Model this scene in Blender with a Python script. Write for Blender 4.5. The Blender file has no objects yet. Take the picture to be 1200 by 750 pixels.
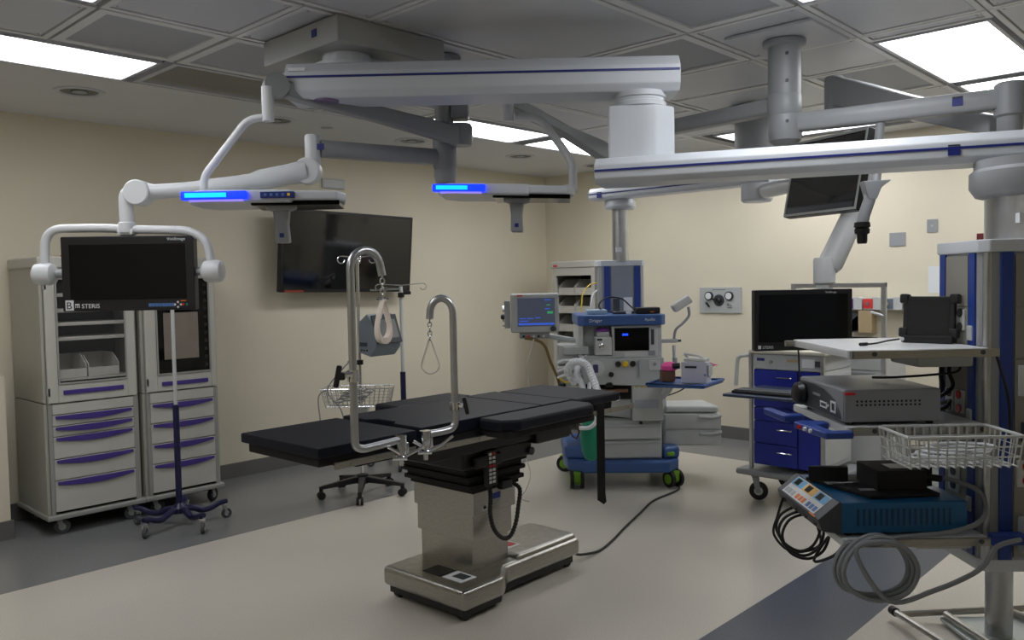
import bpy, bmesh, math, random
from mathutils import Matrix, Vector
random.seed(4)
PI = math.pi
# ------------------------------------------------------------------ camera, world, exposure
F_PX, YAW, PITCH, ROLL, EYE = 970.79, 0.754993, -0.0443577, -0.018177, 1.6296
scn = bpy.context.scene
scn.view_settings.view_transform = 'Standard'; scn.view_settings.look = 'None'
scn.view_settings.gamma = 1.0; scn.view_settings.use_curve_mapping = False
scn.view_settings.exposure = 0.6
fw = Vector((math.cos(YAW)*math.cos(PITCH), math.sin(YAW)*math.cos(PITCH), math.sin(PITCH)))
rt = Vector((math.sin(YAW), -math.cos(YAW), 0)); up = rt.cross(fw)
r2 = rt*math.cos(ROLL)+up*math.sin(ROLL); u2 = -rt*math.sin(ROLL)+up*math.cos(ROLL)
cam = bpy.data.objects.new('camera', bpy.data.cameras.new('camera'))
scn.collection.objects.link(cam); scn.camera = cam
m = Matrix.Identity(4)
for i in range(3): m[i][0] = r2[i]; m[i][1] = u2[i]; m[i][2] = -fw[i]; m[i][3] = (0, 0, EYE)[i]
cam.matrix_world = m
cam.data.sensor_width = 36; cam.data.lens = F_PX/1200*36; cam.data.clip_start = .05
w = bpy.data.worlds.new('world'); scn.world = w; w.use_nodes = True
w.node_tree.nodes['Background'].inputs[0].default_value = (.5, .55, .6, 1)
w.node_tree.nodes['Background'].inputs[1].default_value = .1
LIGHT_POWER = 6.0          # emission of the ceiling troffers
H = 2.9; XR = 7.666; YL = 6.62; XB = -2.2; YB = -2.6

# ------------------------------------------------------------------ helpers
C = scn.collection
def lin(c): c = c/255; return c/12.92 if c <= .04045 else ((c+.055)/1.055)**2.4
MATS = {}
def mat(name, rgb, rough=.5, metal=0, noise=0, scale=8, bump=0, emit=0, alpha=1, spec=.5, coat=0, stretch=None):
    if name in MATS: return MATS[name]
    m = bpy.data.materials.new(name); m.use_nodes = True; nt = m.node_tree; b = nt.nodes['Principled BSDF']
    col = tuple(lin(c) for c in rgb)+(1,)
    b.inputs['Base Color'].default_value = col; b.inputs['Roughness'].default_value = rough
    b.inputs['Metallic'].default_value = metal; b.inputs['Specular IOR Level'].default_value = spec
    b.inputs['Coat Weight'].default_value = coat
    tc = nt.nodes.new('ShaderNodeTexCoord'); mp = nt.nodes.new('ShaderNodeMapping')
    nt.links.new(tc.outputs['Object'], mp.inputs[0])
    if stretch: mp.inputs['Scale'].default_value = stretch
    n = nt.nodes.new('ShaderNodeTexNoise'); n.inputs['Scale'].default_value = scale; n.inputs['Detail'].default_value = 4
    nt.links.new(mp.outputs[0], n.inputs['Vector'])
    nz = noise if noise else .03
    r = nt.nodes.new('ShaderNodeMapRange'); r.inputs['To Min'].default_value = 1-nz; r.inputs['To Max'].default_value = 1+nz
    r.inputs['From Min'].default_value = .3; r.inputs['From Max'].default_value = .7
    nt.links.new(n.outputs['Fac'], r.inputs[0])
    mx = nt.nodes.new('ShaderNodeVectorMath'); mx.operation = 'SCALE'; mx.inputs[0].default_value = col[:3]
    nt.links.new(r.outputs[0], mx.inputs['Scale'])
    nt.links.new(mx.outputs[0], b.inputs['Base Color'])
    if bump:
        bp = nt.nodes.new('ShaderNodeBump'); bp.inputs['Strength'].default_value = bump; bp.inputs['Distance'].default_value = .01
        nt.links.new(n.outputs['Fac'], bp.inputs['Height']); nt.links.new(bp.outputs[0], b.inputs['Normal'])
    if emit:
        b.inputs['Emission Color'].default_value = col; b.inputs['Emission Strength'].default_value = emit
    if alpha < 1:
        b.inputs['Alpha'].default_value = alpha
    MATS[name] = m; return m
def dots_mat(name, rgb, rgb2, scale, rough=.6):
    """perforated sheet: a fine grid of holes"""
    m = mat(name, rgb, rough); nt = m.node_tree; b = nt.nodes['Principled BSDF']
    v = nt.nodes.new('ShaderNodeTexVoronoi'); v.inputs['Scale'].default_value = scale; v.inputs['Randomness'].default_value = 0
    tc = nt.nodes.new('ShaderNodeTexCoord'); nt.links.new(tc.outputs['Object'], v.inputs['Vector'])
    r = nt.nodes.new('ShaderNodeMapRange'); r.inputs['From Min'].default_value = .2; r.inputs['From Max'].default_value = .35
    nt.links.new(v.outputs['Distance'], r.inputs[0])
    x = nt.nodes.new('ShaderNodeMix'); x.data_type = 'RGBA'
    x.inputs['A'].default_value = tuple(lin(c) for c in rgb2)+(1,); x.inputs['B'].default_value = tuple(lin(c) for c in rgb)+(1,)
    nt.links.new(r.outputs[0], x.inputs['Factor']); nt.links.new(x.outputs['Result'], b.inputs['Base Color'])
    return m
def floor_mat(name, a, b_, rough):
    m = mat(name, a, rough); nt = m.node_tree; b = nt.nodes['Principled BSDF']
    tc = nt.nodes.new('ShaderNodeTexCoord')
    v = nt.nodes.new('ShaderNodeTexNoise'); v.inputs['Scale'].default_value = 160; v.inputs['Detail'].default_value = 2
    n = nt.nodes.new('ShaderNodeTexNoise'); n.inputs['Scale'].default_value = 1.2; n.inputs['Detail'].default_value = 6
    for t in (v, n): nt.links.new(tc.outputs['Object'], t.inputs['Vector'])
    sp = nt.nodes.new('ShaderNodeMapRange'); sp.inputs['From Min'].default_value = .35; sp.inputs['From Max'].default_value = .65; nt.links.new(v.outputs['Fac'], sp.inputs[0])
    x = nt.nodes.new('ShaderNodeMix'); x.data_type = 'RGBA'
    x.inputs['A'].default_value = tuple(lin(c) for c in a)+(1,); x.inputs['B'].default_value = tuple(lin(c) for c in b_)+(1,)
    nt.links.new(sp.outputs[0], x.inputs['Factor'])
    r = nt.nodes.new('ShaderNodeMapRange'); r.inputs['To Min'].default_value = .92; r.inputs['To Max'].default_value = 1.06
    nt.links.new(n.outputs['Fac'], r.inputs[0])
    s = nt.nodes.new('ShaderNodeVectorMath'); s.operation = 'SCALE'
    nt.links.new(x.outputs['Result'], s.inputs[0]); nt.links.new(r.outputs[0], s.inputs['Scale'])
    nt.links.new(s.outputs[0], b.inputs['Base Color'])
    return m

OFF = {}
def rootof(o):
    while o.parent: o = o.parent
    return o
class MB:
    """collects shapes and links them as ONE mesh object"""
    def __init__(s): s.v = []; s.f = []
    def add(s, v, f):
        k = len(s.v); s.v += [tuple(p) for p in v]; s.f += [tuple(i+k for i in q) for q in f]; return s
    def box(s, x0, x1, y0, y1, z0, z1, M=None):
        v = [Vector((x, y, z)) for z in (z0, z1) for y in (y0, y1) for x in (x0, x1)]
        if M: v = [M@p for p in v]
        return s.add(v, [(0, 2, 3, 1), (4, 5, 7, 6), (0, 1, 5, 4), (2, 6, 7, 3), (0, 4, 6, 2), (1, 3, 7, 5)])
    def cbox(s, c, size, rx=0, ry=0, rz=0):
        M = Matrix.Translation(c)@Matrix.Rotation(rz, 4, 'Z')@Matrix.Rotation(ry, 4, 'Y')@Matrix.Rotation(rx, 4, 'X')
        a, b, d = (t/2 for t in size)
        return s.box(-a, a, -b, b, -d, d, M)
    def hexa(s, lo, hi):
        """8 corner points: lo ring of 4 (counter-clockwise from above), hi ring of 4"""
        return s.add(list(lo)+list(hi), [(3, 2, 1, 0), (4, 5, 6, 7), (0, 1, 5, 4), (1, 2, 6, 5), (2, 3, 7, 6), (3, 0, 4, 7)])
    def prism(s, poly, a, b, ax='z', M=None):
        n = len(poly)
        def p3(p, t):
            q = {'z': (p[0], p[1], t), 'y': (p[0], t, p[1]), 'x': (t, p[0], p[1])}[ax]
            q = Vector(q); return M@q if M else q
        v = [p3(p, a) for p in poly]+[p3(p, b) for p in poly]
        f = [tuple(reversed(range(n))), tuple(range(n, 2*n))]+[(i, (i+1) % n, (i+1) % n+n, i+n) for i in range(n)]
        return s.add(v, f)
    def tube(s, pts, r, n=10, closed=False, rs=None, flat=1.0):
        pts = [Vector(p) for p in pts]; N = len(pts); rings = []
        t = (pts[1]-pts[0]).normalized(); a = Vector((0, 0, 1)) if abs(t.z) < .9 else Vector((1, 0, 0))
        u = t.cross(a).normalized()
        for i, p in enumerate(pts):
            if closed: t = (pts[(i+1) % N]-pts[i-1])
            else: t = pts[min(i+1, N-1)]-pts[max(i-1, 0)]
            if t.length < 1e-9: t = Vector((0, 0, 1))
            t.normalize(); u = (u-t*u.dot(t))
            if u.length < 1e-6: u = t.orthogonal()
            u.normalize(); w_ = t.cross(u); rr = rs[i] if rs else r
            rings.append([p+u*math.cos(2*PI*k/n)*rr+w_*math.sin(2*PI*k/n)*rr*flat for k in range(n)])
        v = [q for R in rings for q in R]; f = []
        for i in range(N if closed else N-1):
            j = (i+1) % N
            for k in range(n): f.append((i*n+k, i*n+(k+1) % n, j*n+(k+1) % n, j*n+k))
        if not closed: f += [tuple(reversed(range(n))), tuple(range((N-1)*n, N*n))]
        return s.add(v, f)
    def cyl(s, p0, p1, r, r1=None, n=20): return s.tube([p0, p1], r, n, rs=[r, r if r1 is None else r1])
    def lathe(s, c, prof, n=24, axis='z'):
        """profile of (radius, height) about a vertical (or y / x) axis through c"""
        v = []; f = []
        for r, h in prof:
            for k in range(n):
                a = 2*PI*k/n; x, y = math.cos(a)*r, math.sin(a)*r
                q = {'z': (x, y, h), 'y': (x, h, -y), 'x': (h, x, y)}[axis]
                v.append((c[0]+q[0], c[1]+q[1], c[2]+q[2]))
        for i in range(len(prof)-1):
            for k in range(n): f.append((i*n+k, i*n+(k+1) % n, (i+1)*n+(k+1) % n, (i+1)*n+k))
        f += [tuple(reversed(range(n))), tuple(range((len(prof)-1)*n, len(prof)*n))]
        return s.add(v, f)
    def build(s, name, m, parent=None, bevel=0, label=None, seg=2, smooth=True, angle=35, kind=None):
        me = bpy.data.meshes.new(name); o = OFF.get(rootof(parent).name) if parent else None
        v = [(a-o[0], b-o[1], c-o[2]) for a, b, c in s.v] if o else s.v
        me.from_pydata(v, [], s.f); me.validate()
        bm = bmesh.new(); bm.from_mesh(me)
        bmesh.ops.recalc_face_normals(bm, faces=bm.faces)
        if bevel:
            es = [e for e in bm.edges if len(e.link_faces) == 2 and e.calc_face_angle(0) > math.radians(30)]
            if es: bmesh.ops.bevel(bm, geom=es, offset=bevel, segments=seg, affect='EDGES', clamp_overlap=True, profile=.5)
        bm.to_mesh(me); bm.free()
        if smooth: me.shade_smooth(); me.set_sharp_from_angle(angle=math.radians(angle))
        me.materials.append(m if not isinstance(m, str) else MATS[m])
        ob = bpy.data.objects.new(name, me); C.objects.link(ob)
        if bevel and smooth:
            wn = ob.modifiers.new('normals', 'WEIGHTED_NORMAL'); wn.keep_sharp = True; wn.weight = 80
        if parent: ob.parent = parent
        if label: ob['label'] = label
        if kind: ob['kind'] = kind
        return ob
def ffix(f): return f
def curve(pts, n=8, closed=False):
    """Catmull-Rom through the points"""
    P = [Vector(p) for p in pts]; out = []; N = len(P)
    for i in range(N if closed else N-1):
        g = (lambda k: P[k % N]) if closed else (lambda k: P[max(0, min(N-1, k))])
        a, b, c, d = g(i-1), g(i), g(i+1), g(i+2)
        for k in range(n):
            t = k/n
            out.append(.5*((2*b)+(c-a)*t+(2*a-5*b+4*c-d)*t*t+(3*b-a-3*c+d)*t**3))
    if not closed: out.append(P[-1])
    return out
def bend(pts, r=.05, n=5):
    """polyline with rounded corners"""
    P = [Vector(p) for p in pts]; out = [P[0]]
    for i in range(1, len(P)-1):
        a = (P[i-1]-P[i]); b = (P[i+1]-P[i]); rr = min(r, a.length*.49, b.length*.49)
        s, e = P[i]+a.normalized()*rr, P[i]+b.normalized()*rr
        for k in range(n+1):
            t = k/n; out.append(s*(1-t)**2+P[i]*2*t*(1-t)+e*t*t)
    return out+[P[-1]]
def S(x, d, z=0):
    """survey axes (x right, d forward of the tripod) -> room axes"""
    return Vector((x*math.sin(YAW)+d*math.cos(YAW), d*math.sin(YAW)-x*math.cos(YAW), z))
RS = YAW-PI/2
def tag(o, label=None, cat=None, group=None, kind=None):
    if label: o['label'] = label
    if cat: o['category'] = cat
    if group: o['group'] = group
    if kind: o['kind'] = kind
    return o
def TW(name, label, cat, loc, rz=0, group=None):
    o = bpy.data.objects.new(name, None); C.objects.link(o); o.empty_display_size = .1
    o.location = loc; o.rotation_euler = (0, 0, rz); return tag(o, label, cat, group)
def TC(name, label, cat, x, d, z=0, rot=0, group=None): return TW(name, label, cat, S(x, d, z), RS+math.radians(rot), group)
def TA(name, label, cat, x, d, z, group=None):
    """thing whose parts are given in survey coordinates"""
    o = TC(name, label, cat, x, d, z, 0, group); OFF[o.name] = (x, d, z); return o
def kids(o): return [c for c in bpy.data.objects if c.parent == o]
def copy_tree(o, parent=None):
    c = o.copy(); C.objects.link(c)
    if parent: c.parent = parent
    for ch in kids(o): copy_tree(ch, c)
    return c
def struct(name, mb, m, bevel=0, parent=None):
    return tag(mb.build(name, m, parent, bevel), kind='structure') if parent is None else mb.build(name, m, parent, bevel)
def text(body, size, m, parent, pos, name='lettering', rx=PI/2, rz=0, align='LEFT', ext=.0006, label=None, M=None):
    cu = bpy.data.curves.new('t', 'FONT'); cu.body = body; cu.size = size; cu.extrude = ext; cu.align_x = align
    cu.resolution_u = 3
    ob = bpy.data.objects.new('t', cu); C.objects.link(ob)
    me = bpy.data.meshes.new_from_object(ob.evaluated_get(bpy.context.evaluated_depsgraph_get()))
    bpy.data.objects.remove(ob); bpy.data.curves.remove(cu)
    T = M or (Matrix.Translation(pos)@Matrix.Rotation(rz, 4, 'Z')@Matrix.Rotation(rx, 4, 'X'))
    o = OFF.get(rootof(parent).name)
    if o: T = Matrix.Translation((-o[0], -o[1], -o[2]))@T
    me.transform(T); me.name = name
    me.materials.clear(); me.materials.append(m)
    t = bpy.data.objects.new(name, me); C.objects.link(t); t.parent = parent
    if label: t['label'] = label
    return t
def caster(parent, x, y, r=.05, rz=0, fork=None, tire=None, hub=None, w=.03, top=None):
    """swivel caster: fork part with wheel below it, standing on z=0"""
    R = Matrix.Translation((x, y, 0))@Matrix.Rotation(rz, 4, 'Z')
    top = top or 2*r+.03
    m = MB(); off = r*.35
    for s in (-1, 1): m.prism([(-r*.35, top-.01), (r*.35, top-.01), (off+r*.25, r*.8), (off-r*.25, r*.8)], s*(w/2+.004)-.002, s*(w/2+.004)+.002, 'y', R)
    m.box(-r*.4, r*.45, -w/2-.006, w/2+.006, top-.014, top, R)
    fk = m.build('caster', fork or CHROME, parent)
    wv = MB(); v = MB()
    wh = MB(); wh.lathe((0, 0, 0), [(r*.55, -w/2), (r*.93, -w/2), (r, -w*.3), (r, w*.3), (r*.93, w/2), (r*.55, w/2)], 20, 'y')
    wh.v = [tuple(R@Vector((p[0]+off, p[1], p[2]+r))) for p in wh.v]
    wh.build('wheel', tire or RUBBER, fk)
    hb = MB(); hb.lathe((0, 0, 0), [(r*.2, -w/2-.003), (r*.56, -w/2+.001), (r*.56, w/2-.001), (r*.2, w/2+.003)], 16, 'y')
    hb.v = [tuple(R@Vector((p[0]+off, p[1], p[2]+r))) for p in hb.v]
    hb.build('wheel_hub', hub or fork or CHROME, fk)
    return fk

# ------------------------------------------------------------------ materials
WALL = mat('wall_paint', (222, 214, 193), .65, noise=.03, scale=1.5)
CEILM = mat('ceiling_paint', (214, 215, 216), .6, noise=.03, scale=2)
PANEL = mat('ceiling_panel_white', (200, 202, 208), .45, noise=.04, scale=3)
RUNNER = mat('ceiling_runner', (222, 223, 224), .5)
DARKGAP = mat('ceiling_void', (95, 95, 97), .9)
DIFF = dots_mat('perforated_sheet', (182, 185, 192), (118, 121, 127), 90)
LOUV = mat('louvre_grey', (185, 182, 172), .6)
BEIGE = floor_mat('floor_beige_vinyl', (208, 202, 190), (196, 190, 179), .24)
GREYF = floor_mat('floor_grey_vinyl', (130, 131, 131), (118, 119, 119), .26)
BLUEF = floor_mat('floor_slate_vinyl', (88, 93, 104), (70, 75, 86), .3)
BASEB = mat('baseboard_grey', (104, 103, 100), .5)
LAMP = mat('troffer_diffuser', (250, 251, 254), .5, emit=LIGHT_POWER)
WHITE = mat('boom_white', (205, 210, 216), .35, noise=.02)
WHITE2 = mat('arm_white', (215, 218, 220), .35, noise=.02)
GREYP = mat('boom_grey', (150, 153, 156), .4, noise=.03)
NAVY = mat('navy_line', (30, 42, 120), .4)
BLUEST = mat('rail_blue', (36, 64, 142), .4)
ALU = mat('aluminium', (190, 192, 195), .3, .9, noise=.06, scale=20)
CHROME = mat('chrome', (220, 222, 225), .12, 1)
STEEL = mat('brushed_steel', (172, 170, 164), .3, 1, noise=.12, scale=30, stretch=(1, 1, 12))
BLACK = mat('black_plastic', (22, 22, 24), .4)
DBLACK = mat('matte_black', (14, 14, 15), .75)
SCREEN = mat('dark_screen', (5, 6, 9), .1, spec=.25)
RUBBER = mat('rubber_grey', (70, 72, 75), .6)
RUBBERB = mat('rubber_black', (20, 20, 22), .6)
VINYL = mat('mattress_vinyl', (13, 17, 31), .55, spec=.25, noise=.1, scale=6, bump=.12)
CAB = mat('cabinet_plastic', (188, 186, 178), .45, noise=.03, scale=4)
CABT = mat('cabinet_side', (172, 170, 160), .5, noise=.03, scale=3)
CABG = mat('cabinet_trim', (150, 150, 145), .45)
PURPLE = mat('purple_handle', (70, 52, 132), .4)
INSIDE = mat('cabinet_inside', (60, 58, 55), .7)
GLASS = mat('clear_pane', (120, 122, 122), .05, alpha=.08)
TGLASS = mat('tinted_pane', (20, 22, 24), .05, alpha=.72)
RED = mat('red_mark', (200, 30, 40), .4)
NAVYB = mat('stand_navy', (20, 22, 66), .35)
WMARK = mat('white_print', (225, 228, 230), .5)
PRINT = mat('dark_print', (50, 54, 60), .5)
MACH = mat('machine_grey', (178, 182, 182), .4, noise=.03)
MACH2 = mat('machine_light', (196, 199, 198), .4)
MBLUE = mat('machine_blue', (58, 92, 150), .4, noise=.04)
GREEN = mat('lime_wheel', (120, 170, 40), .45)
TEAL = mat('teal_bag', (20, 135, 105), .45)
HOSEW = mat('hose_white', (222, 226, 230), .3)
CORD = mat('black_cord', (18, 18, 18), .5)
WCORD = mat('white_cord', (200, 198, 190), .5)
GCORD = mat('grey_cord', (128, 132, 136), .45)
CARTB = mat('cart_blue', (22, 40, 150), .4, noise=.05)
ESUB = mat('generator_blue', (22, 92, 140), .35, noise=.04)
SLATE = mat('monitor_slate', (122, 132, 142), .4)
WEB = mat('webbing_cream', (236, 224, 212), .7)
BOXG = mat('device_grey', (140, 143, 150), .35, noise=.03)
DGREY = mat('dark_grey', (62, 66, 72), .45)
YEL = mat('yellow_mark', (235, 200, 40), .5)
ORG = mat('orange_mark', (230, 120, 30), .5)
PINK = mat('pink_cloth', (225, 80, 150), .7)
BROWN = mat('brown_box', (110, 75, 55), .7)
TAN = mat('tan_box', (175, 155, 120), .6)
LBLUE = mat('label_blue', (80, 120, 180), .5)
STRIPL = mat('blue_light', (8, 40, 255), .3, emit=1.6)
STRIPC = mat('cyan_light', (10, 150, 255), .3, emit=1.6)
STRIPW = mat('lilac_glow', (150, 130, 230), .3, emit=.5)
SCRB = mat('screen_blue', (60, 100, 220), .3, emit=.35)
SCRG = mat('screen_green', (60, 170, 110), .3, emit=.3)
SCRD = mat('monitor_image', (70, 76, 92), .2, emit=.3)
MARKB = mat('marker_blue', (20, 60, 255), .3, emit=1.5)

# ------------------------------------------------------------------ room shell
struct('floor', MB().box(XB, XR, YB, YL, -.1, 0), BEIGE)
fl = bpy.data.objects['floor']
# inlaid vinyl bands: 1 mm proud
struct('trim_1', MB().box(XB, XR, 5.05, YL, -.02, .001), GREYF)
struct('trim_2', MB().box(6.78, XR, YB, 5.05, -.02, .001), GREYF)
struct('trim_3', MB().box(XB, 6.78, 1.43, 1.93, -.02, .001), BLUEF)
struct('wall_left', MB().box(XB-.1, XR+.1, YL, YL+.1, -.1, 3.1), WALL)
struct('wall_right', MB().box(XR, XR+.1, YB-.1, YL, -.1, 3.1), WALL)
struct('wall_back', MB().box(XB-.1, XB, YB-.1, YL, -.1, 3.1), WALL)
struct('wall_near', MB().box(XB, XR, YB-.1, YB, -.1, 3.1), WALL)
struct('wall_return', MB().box(XB, 1.66, 6.15, YL, 0, 1.08), WALL)
def cove(name, x0, x1, y0, y1):
    struct(name, MB().box(x0, x1, y0, y1, 0, .125), BASEB, .004)
cove('baseboard_left', 1.66, XR-.02, YL-.02, YL)
cove('baseboard_right', XR-.02, XR, YB, YL)
cove('baseboard_return', XB, 1.675, 6.13, 6.15)
cove('baseboard_near', XB, XR-.02, YB, YB+.02)
cove('baseboard_back', XB, XB+.02, YB+.02, 6.13)
# ceiling: a slab with plaster margins and separate lay-in panels, joints recessed
ceil = struct('ceiling', MB().box(XB, XR, YB, YL, H+.035, H+.16), DARKGAP)
def cpart(name, mb, m, bevel=0, parent=None): return mb.build(name, m, parent or ceil, bevel)
cpart('plaster_margin', MB().box(XB, XR, 5.2, YL, H, H+.04), CEILM)
cpart('plaster_margin', MB().box(7.36, XR, YB, 5.2, H, H+.04), CEILM)
def rect_frame(m, x0, x1, y0, y1, w_, z0, z1):
    m.box(x0, x1, y0, y0+w_, z0, z1); m.box(x0, x1, y1-w_, y1, z0, z1)
    m.box(x0, x0+w_, y0+w_, y1-w_, z0, z1); m.box(x1-w_, x1, y0+w_, y1-w_, z0, z1)
def plain(x0, x1, y0, y1):
    g = .04; m = MB(); rect_frame(m, x0+.004, x1-.004, y0+.004, y1-.004, .03, H, H+.04)
    cpart('ceiling_runner', m, RUNNER, .002)
    o = cpart('ceiling_panel', MB().box(x0+g, x1-g, y0+g, y1-g, H+.005, H+.04), PANEL, .003)
    m = MB()
    for cx in (x0+.06, x1-.06):
        for cy in (y0+.06, y1-.06): m.cyl((cx, cy, H+.006), (cx, cy, H+.002), .006, n=8)
    m.build('screw', ALU, o)
def diffuser(x0, x1, y0, y1):
    m = MB(); g = .012; rect_frame(m, x0+g, x1-g, y0+g, y1-g, .05, H, H+.04)
    o = cpart('diffuser_frame', m, RUNNER, .002)
    MB().box(x0+.055, x1-.055, y0+.055, y1-.055, H+.012, H+.03).build('perforated_sheet', DIFF, o)
def louvre(x0, x1, y0, y1):
    m = MB(); g = .012; rect_frame(m, x0+g, x1-g, y0+g, y1-g, .035, H, H+.04)
    o = cpart('grille_frame', m, PANEL, .002)
    n = 26
    for i in range(n):
        y = y0+.05+(y1-y0-.1)*(i+.5)/n
        MB().cbox(((x0+x1)/2, y, H+.016), (x1-x0-.09, .016, .003), rx=math.radians(12)).build('slat', LOUV, o)
n_light = 0
def troffer(x0, x1, y0, y1, label):
    global n_light
    t = TW('ceiling_light', label, 'light', ((x0+x1)/2, (y0+y1)/2, H))
    cx, cy = (x0+x1)/2, (y0+y1)/2
    m = MB(); a, b = (x1-x0)/2, (y1-y0)/2
    rect_frame(m, -a, a, -b, b, .022, -.006, .03); m.build('frame', PANEL, t, .002)
    MB().box(-a+.02, a-.02, -b+.02, b-.02, .004, .012).build('diffuser', LAMP, t)
    rect_frame(MB(), 0, 1, 0, 1, .1, 0, 1)
L = [(.8, 2.1, 4.63, 5.17, 'long lit ceiling panel light at the upper left, above the two supply cabinets'),
     (4.25, 5.5, 4.65, 5.17, 'lit ceiling panel light above the wall screen, left of its pair'),
     (5.66, 6.93, 4.65, 5.17, 'lit ceiling panel light next to the room corner, right of its pair'),
     (.2, 1.47, 3.33, 3.88, 'lit ceiling panel light cut by the top edge at the upper left'),
     (2.52, 3.78, 1.12, 1.68, 'lit ceiling panel light cut by the top edge above the round ceiling post'),
     (4.69, 6.04, 1.11, 1.68, 'large bright ceiling panel light at the upper right corner'),
     (6.15, 7.3, 1.08, 1.66, 'bright ceiling panel light just beyond the large one at the upper right'),
     (6.62, 7.2, 2.47, 3.75, 'lit ceiling panel light far back above the right wall, partly behind the booms')]
for l in L: troffer(*l)
# one more light of the room, behind the tripod
for i, (x0, y0) in enumerate([(-1.6, 1.5)]):
    troffer(x0, x0+1.25, y0, y0+.55, ['lit ceiling panel light by the back wall'][i])
def inlight(x, y):
    for l in L:
        if l[0]-.02 < x < l[1]+.02 and l[2]-.02 < y < l[3]+.02: return True
    return False
# zone 1: rows beyond y=3.25
Y1 = [3.28, 3.93, 4.6, 5.19]; X1 = [-2.2, -.9, .1, .8, 1.5, 2.15, 3.45, 4.2, 5.56, 6.56, 7.34]
for j in range(3):
    xs = X1
    if j == 1: xs = [-2.2, -.9, .1, .8, 1.5, 2.15, 2.8, 3.45, 4.2, 5.56, 6.56, 7.34]
    if j == 2: xs = [-2.2, -.6, .75, 2.15, 3.45, 4.2, 5.56, 6.98, 7.34]
    for i in range(len(xs)-1):
        x0, x1, y0, y1 = xs[i], xs[i+1], Y1[j], Y1[j+1]
        if inlight((x0+x1)/2, (y0+y1)/2) or inlight(x1-.2, (y0+y1)/2): continue
        if j == 2 and 3.4 > x0 > 2: louvre(x0, x1, y0, y1)
        elif (j == 1 and x0 in (1.5, 2.15)) or (j == 1 and x0 == 3.45): diffuser(x0, x1, y0, y1)
        else: plain(x0, x1, y0, y1)
# zone 2: rows nearer than y=3.25, around the service booms
Y2 = [-2.6, -1.0, -.2, .5, 1.09, 1.7, 2.3, 3.26]; X2 = [-2.2, -.9, .6, 1.9, 2.5, 3.8, 4.53, 5.2, 6.1, 6.58, 7.34]
for j in range(len(Y2)-1):
    for i in range(len(X2)-1):
        x0, x1, y0, y1 = X2[i], X2[i+1], Y2[j], Y2[j+1]
        if x0 == 3.8 and j == 4: xs_ = 1
        skip = False
        for l in L:
            if x0 < l[1]-.1 and x1 > l[0]+.1 and y0 < l[3]-.1 and y1 > l[2]+.1: skip = True
        if skip: continue
        if x0 == 3.8 and j in (5, 6): (plain if j == 5 else diffuser)(x0, x1, y0, y1)
        elif x0 == 5.2 and j == 5: diffuser(x0, x1, y0, y1)
        elif x0 == 2.5 and j in (5,): diffuser(x0, x1, y0, y1)
        else: plain(x0, x1, y0, y1)
plain(4.53, 4.68, 1.09, 1.7)
# small things of the ceiling
names = ['dark round recessed ceiling downlight beside the long lit panel at upper left',
         'dark round recessed ceiling downlight above the left surgical light',
         'dark round recessed ceiling downlight above the wall television',
         'dark round recessed ceiling downlight under the far pair of lit panels',
         'dark round recessed ceiling downlight nearest the room corner']
for (x, y), nm in zip([(2.02, 5.65), (3.42, 5.65), (4.78, 5.67), (6.17, 5.65), (7.3, 5.56)], names):
    t = TW('recessed_downlight', nm, 'light', (x, y, H), 0)
    MB().lathe((0, 0, 0), [(.15, 0), (.15, -.006), (.118, -.008), (.112, -.001), (.112, 0)], 28).build('trim_ring', PANEL, t)
    MB().lathe((0, 0, 0), [(.112, -.001), (.09, -.0005), (.05, -.001)], 28).build('reflector', mat('reflector', (90, 95, 98), .25, .8), t)
    MB().cyl((0, 0, -.001), (0, 0, -.006), .045, n=16).build('bulb', GREYP, t)
t = TW('sprinkler_cover', 'small round sprinkler plate in the plaster ceiling', 'sprinkler', (3.89, 5.657, H))
MB().lathe((0, 0, 0), [(.05, 0), (.05, -.004), (.02, -.01)], 20).build('plate', ALU, t)
# ------------------------------------------------------------------ ceiling canopy and booms
def beam(parent, p0, p1, w_, h, name='beam', line=True, m=None, lz=.5, endr=.03):
    """rounded horizontal support arm from p0 to p1 (survey coords, z = bottom)"""
    p0 = Vector(p0); p1 = Vector(p1); L_ = (p1-p0).length; a = math.atan2(p1.y-p0.y, p1.x-p0.x)
    M = Matrix.Translation(p0)@Matrix.Rotation(a, 4, 'Z')
    q = w_/2
    prof = [(-q*.8, 0), (q*.8, 0), (q, h*.2), (q*1.02, h*.5), (q, h*.72), (q*.72, h), (-q*.72, h), (-q, h*.72), (-q*1.02, h*.5), (-q, h*.2)]
    o = MB().prism(prof, 0, L_, 'x', M).build(name, m or WHITE, parent, .006, seg=2)
    if line:
        t = MB()
        for s in (-1, 1): t.box(.005, L_-.005, s*q*1.035-.002, s*q*1.035+.002, h*lz-.005, h*lz+.005, M)
        t.build('blue_line', NAVY, o)
    return o, M, L_
def badge(parent, M, x, y, z, s=.03, side=-1):
    MB().box(x-s/2, x+s/2, y-.002, y+.002, z-s*.4, z+s*.4, M).build('badge', NAVY, parent)
    MB().box(x-s*.5, x+s*.5, y-.002, y+.002, z+s*.44, z+s*.58, M).build('badge_print', PRINT, parent)

# canopy (square ceiling cover)
t = TW('ceiling_canopy', 'square white cover box hanging from the ceiling above the upper big boom arm', 'cover', (2.64, 3.57, H))
MB().prism([(-.34, -.33), (.33, -.33), (.33, .33), (-.34, .33)], -.13, -.002).build('cover', mat('canopy_grey', (168, 170, 168), .45), t, .012)
MB().lathe((0, 0, 0), [(.2, -.13), (.2, -.15), (.17, -.16)], 32).build('ring', WHITE, t)
MB().box(-.344, -.338, -.16, -.12, -.075, -.04).build('badge', NAVY, t)

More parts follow.
